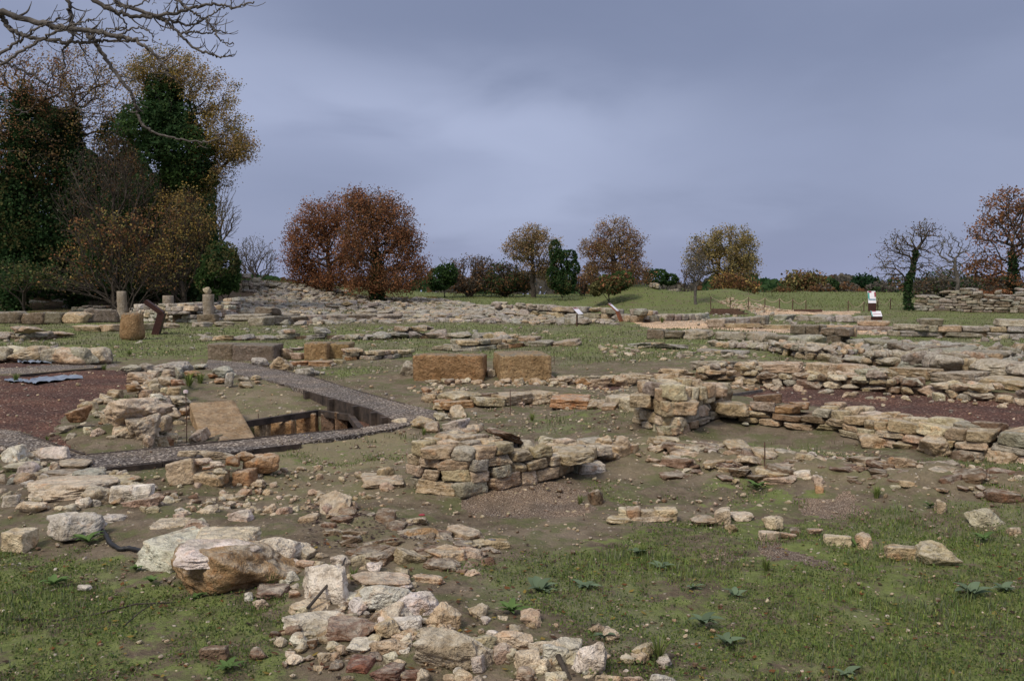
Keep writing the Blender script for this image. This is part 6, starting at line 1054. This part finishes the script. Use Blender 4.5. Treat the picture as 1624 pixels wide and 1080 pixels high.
def rosette(px, py, size, label, kind='mullein', n=9, group=None):
    p = P(px, py); e = empty('mullein_plant' if kind == 'mullein' else 'weed_plant', p, label, 'plant', group); r = np.random.RandomState(int(px * 7 + py)); base = (.145, .20, .125) if kind == 'mullein' else (.11, .18, .06); L0 = size / FP * p[1] * .62
    for i in range(n):
        a = i * 2.4 + r.uniform(-.6, .6); L = L0 * r.uniform(.45, 1.1) * (1 - .03 * i); el = r.uniform(.3, 1.1) + .07 * i * 9 / n; w = L * (.20 if kind == 'mullein' else .16); V = []; m = 8; d = np.array([math.cos(a), math.sin(a), 0]); s = np.array([-d[1], d[0], 0])
        for j in range(m + 1):
            t = j / m; c = p + d * L * t * math.cos(el * (1 - .6 * t)) + np.array([0, 0, L * (math.sin(el) * t - .55 * math.sin(el) * t * t) + .008]); ww = w * (math.sin(math.pi * min(1, t ** .75 * .93 + .07))) + .002; fold = ww * .35
            V += [c - s * ww + (0, 0, fold), c, c + s * ww + (0, 0, fold)]
        F = [[3 * j + k, 3 * j + k + 1, 3 * j + k + 4, 3 * j + k + 3] for j in range(m) for k in range(2)]; mesh_np('leaf', np.array(V), np.array(F), M_GRASS, e, p, np.array(base) * r.uniform(.75, 1.25))
for x, y, s, n, lb in ((856, 940, 78, 14, 'large grey green mullein rosette in the grass right of the foreground row'), (927, 936, 56, 9, 'mullein plant with upright leaves right of the large rosette'), (958, 1014, 44, 9, 'small silvery mullein left of the lower centre of the grass'), (1115, 992, 64, 8, 'mullein with a few long leaves in the lower middle of the grass'), (1150, 1022, 60, 6, 'mullein with drooping leaves below the long leaved one'), (1165, 948, 46, 7, 'small mullein upper middle of the grass'), (1100, 937, 40, 6, 'small mullein just left of the upper middle one'), (1540, 946, 80, 9, 'wide mullein rosette near the right edge of the grass'), (1592, 940, 50, 7, 'mullein at the right edge beside the wide rosette'), (1010, 880, 36, 7, 'small mullein at the bare upper border of the grass'), (1048, 905, 42, 7, 'mullein low in the grass right of the bare border'), (1340, 1075, 50, 8, 'mullein cut by the bottom edge of the view')): rosette(x, y, s, lb, 'mullein', n)
for x, y, s, n, lb in ((810, 972, 60, 16, 'thistle like green weed below the large mullein rosette'), (140, 862, 62, 10, 'broad leaved green weed with a yellow leaf before the big pale boulder'), (1358, 868, 46, 12, 'leafy weed between two pale stones at the right'), (240, 925, 44, 9, 'small green weed under the great foreground block'), (215, 905, 40, 8, 'small green weed left of the great foreground block'), (85, 930, 60, 9, 'pale green weed in the grass on the left'), (600, 898 + 60, 30, 7, 'tiny weed between the foreground slabs'), (310, 952, 40, 9, 'green weed at the lower tip of the great foreground block'), (360, 1065, 60, 11, 'green weed at the bottom left edge of the grass'), (1200, 775, 40, 14, 'dark green weed on the upper grass patch right of centre'), (1560, 858, 44, 16, 'dark green tuft below the lone pale boulder'), (1475, 805, 30, 10, 'green weed beside the pinkish pointed stone')): rosette(x, y, s, lb, 'weed', n)
def tuft(px, py, size, label, n=70, cat='grass tuft', group=None, cols=GC):
    p = P(px, py); r = np.random.RandomState(int(px * 3 + py)); L = size / FP * p[1]; B = Buf()
    for i in range(n):
        a = r.uniform(0, 6.28); h = L * r.uniform(.4, 1); le = L * r.uniform(.1, .6); w = L * .022; d = np.array([math.cos(a), math.sin(a), 0]); s = np.array([-d[1], d[0], 0]); c = p + d * r.uniform(0, .15) * L; m = c + d * le * .35 + (0, 0, h * .6); t = c + d * le + (0, 0, h)
        B.add([c - s * w, c + s * w, m + s * w, m - s * w, t + s * w * .2, t - s * w * .2], [[0, 1, 2, 3], [3, 2, 4, 5]], np.array(cols[r.randint(len(cols))]) * r.uniform(.7, 1.2))
    tag(B.build('grass_tuft', M_GRASS, None, tuple(p)), label, cat, group)
for x, y, s, lb in ((25, 606, 16, 'green grass tuft at the left end of the upper edging'), (165, 588, 12, 'green grass tuft at the right end of the upper edging'), (300, 612, 24, 'green weeds growing by the pit marker rod'), (318, 608, 20, 'green weeds under the bank behind the pit'), (75, 700, 10, 'little green tuft at the left foot of the boulder heap'), (672, 690, 14, 'green tuft beside the whitish boulder'), (940, 715, 14, 'dry green tuft on the low end of the middle wall'), (844, 667, 14, 'grey green cushion plant behind the middle wall'), (1050, 512, 10, 'dark green tuft in the ochre yard'), (1046, 1045, 40, 'dark grass tuft at the lower middle of the lawn'), (920, 800, 18, 'green tuft near the upright brown stone'), (1020, 880, 20, 'green tuft above the bare border of the lawn'), (1215, 905, 24, 'green tuft in front of the fine gravel patch'), (560, 430 + 490, 22, 'green tuft behind the jagged boulder'), (205, 565, 14, 'green tuft behind the boulders left of the pit'), (1390, 790, 22, 'green tuft on the grass before the outcrop'), (430, 930, 30, 'long grass between the great block and the jagged boulder')): tuft(x, y, s, lb)
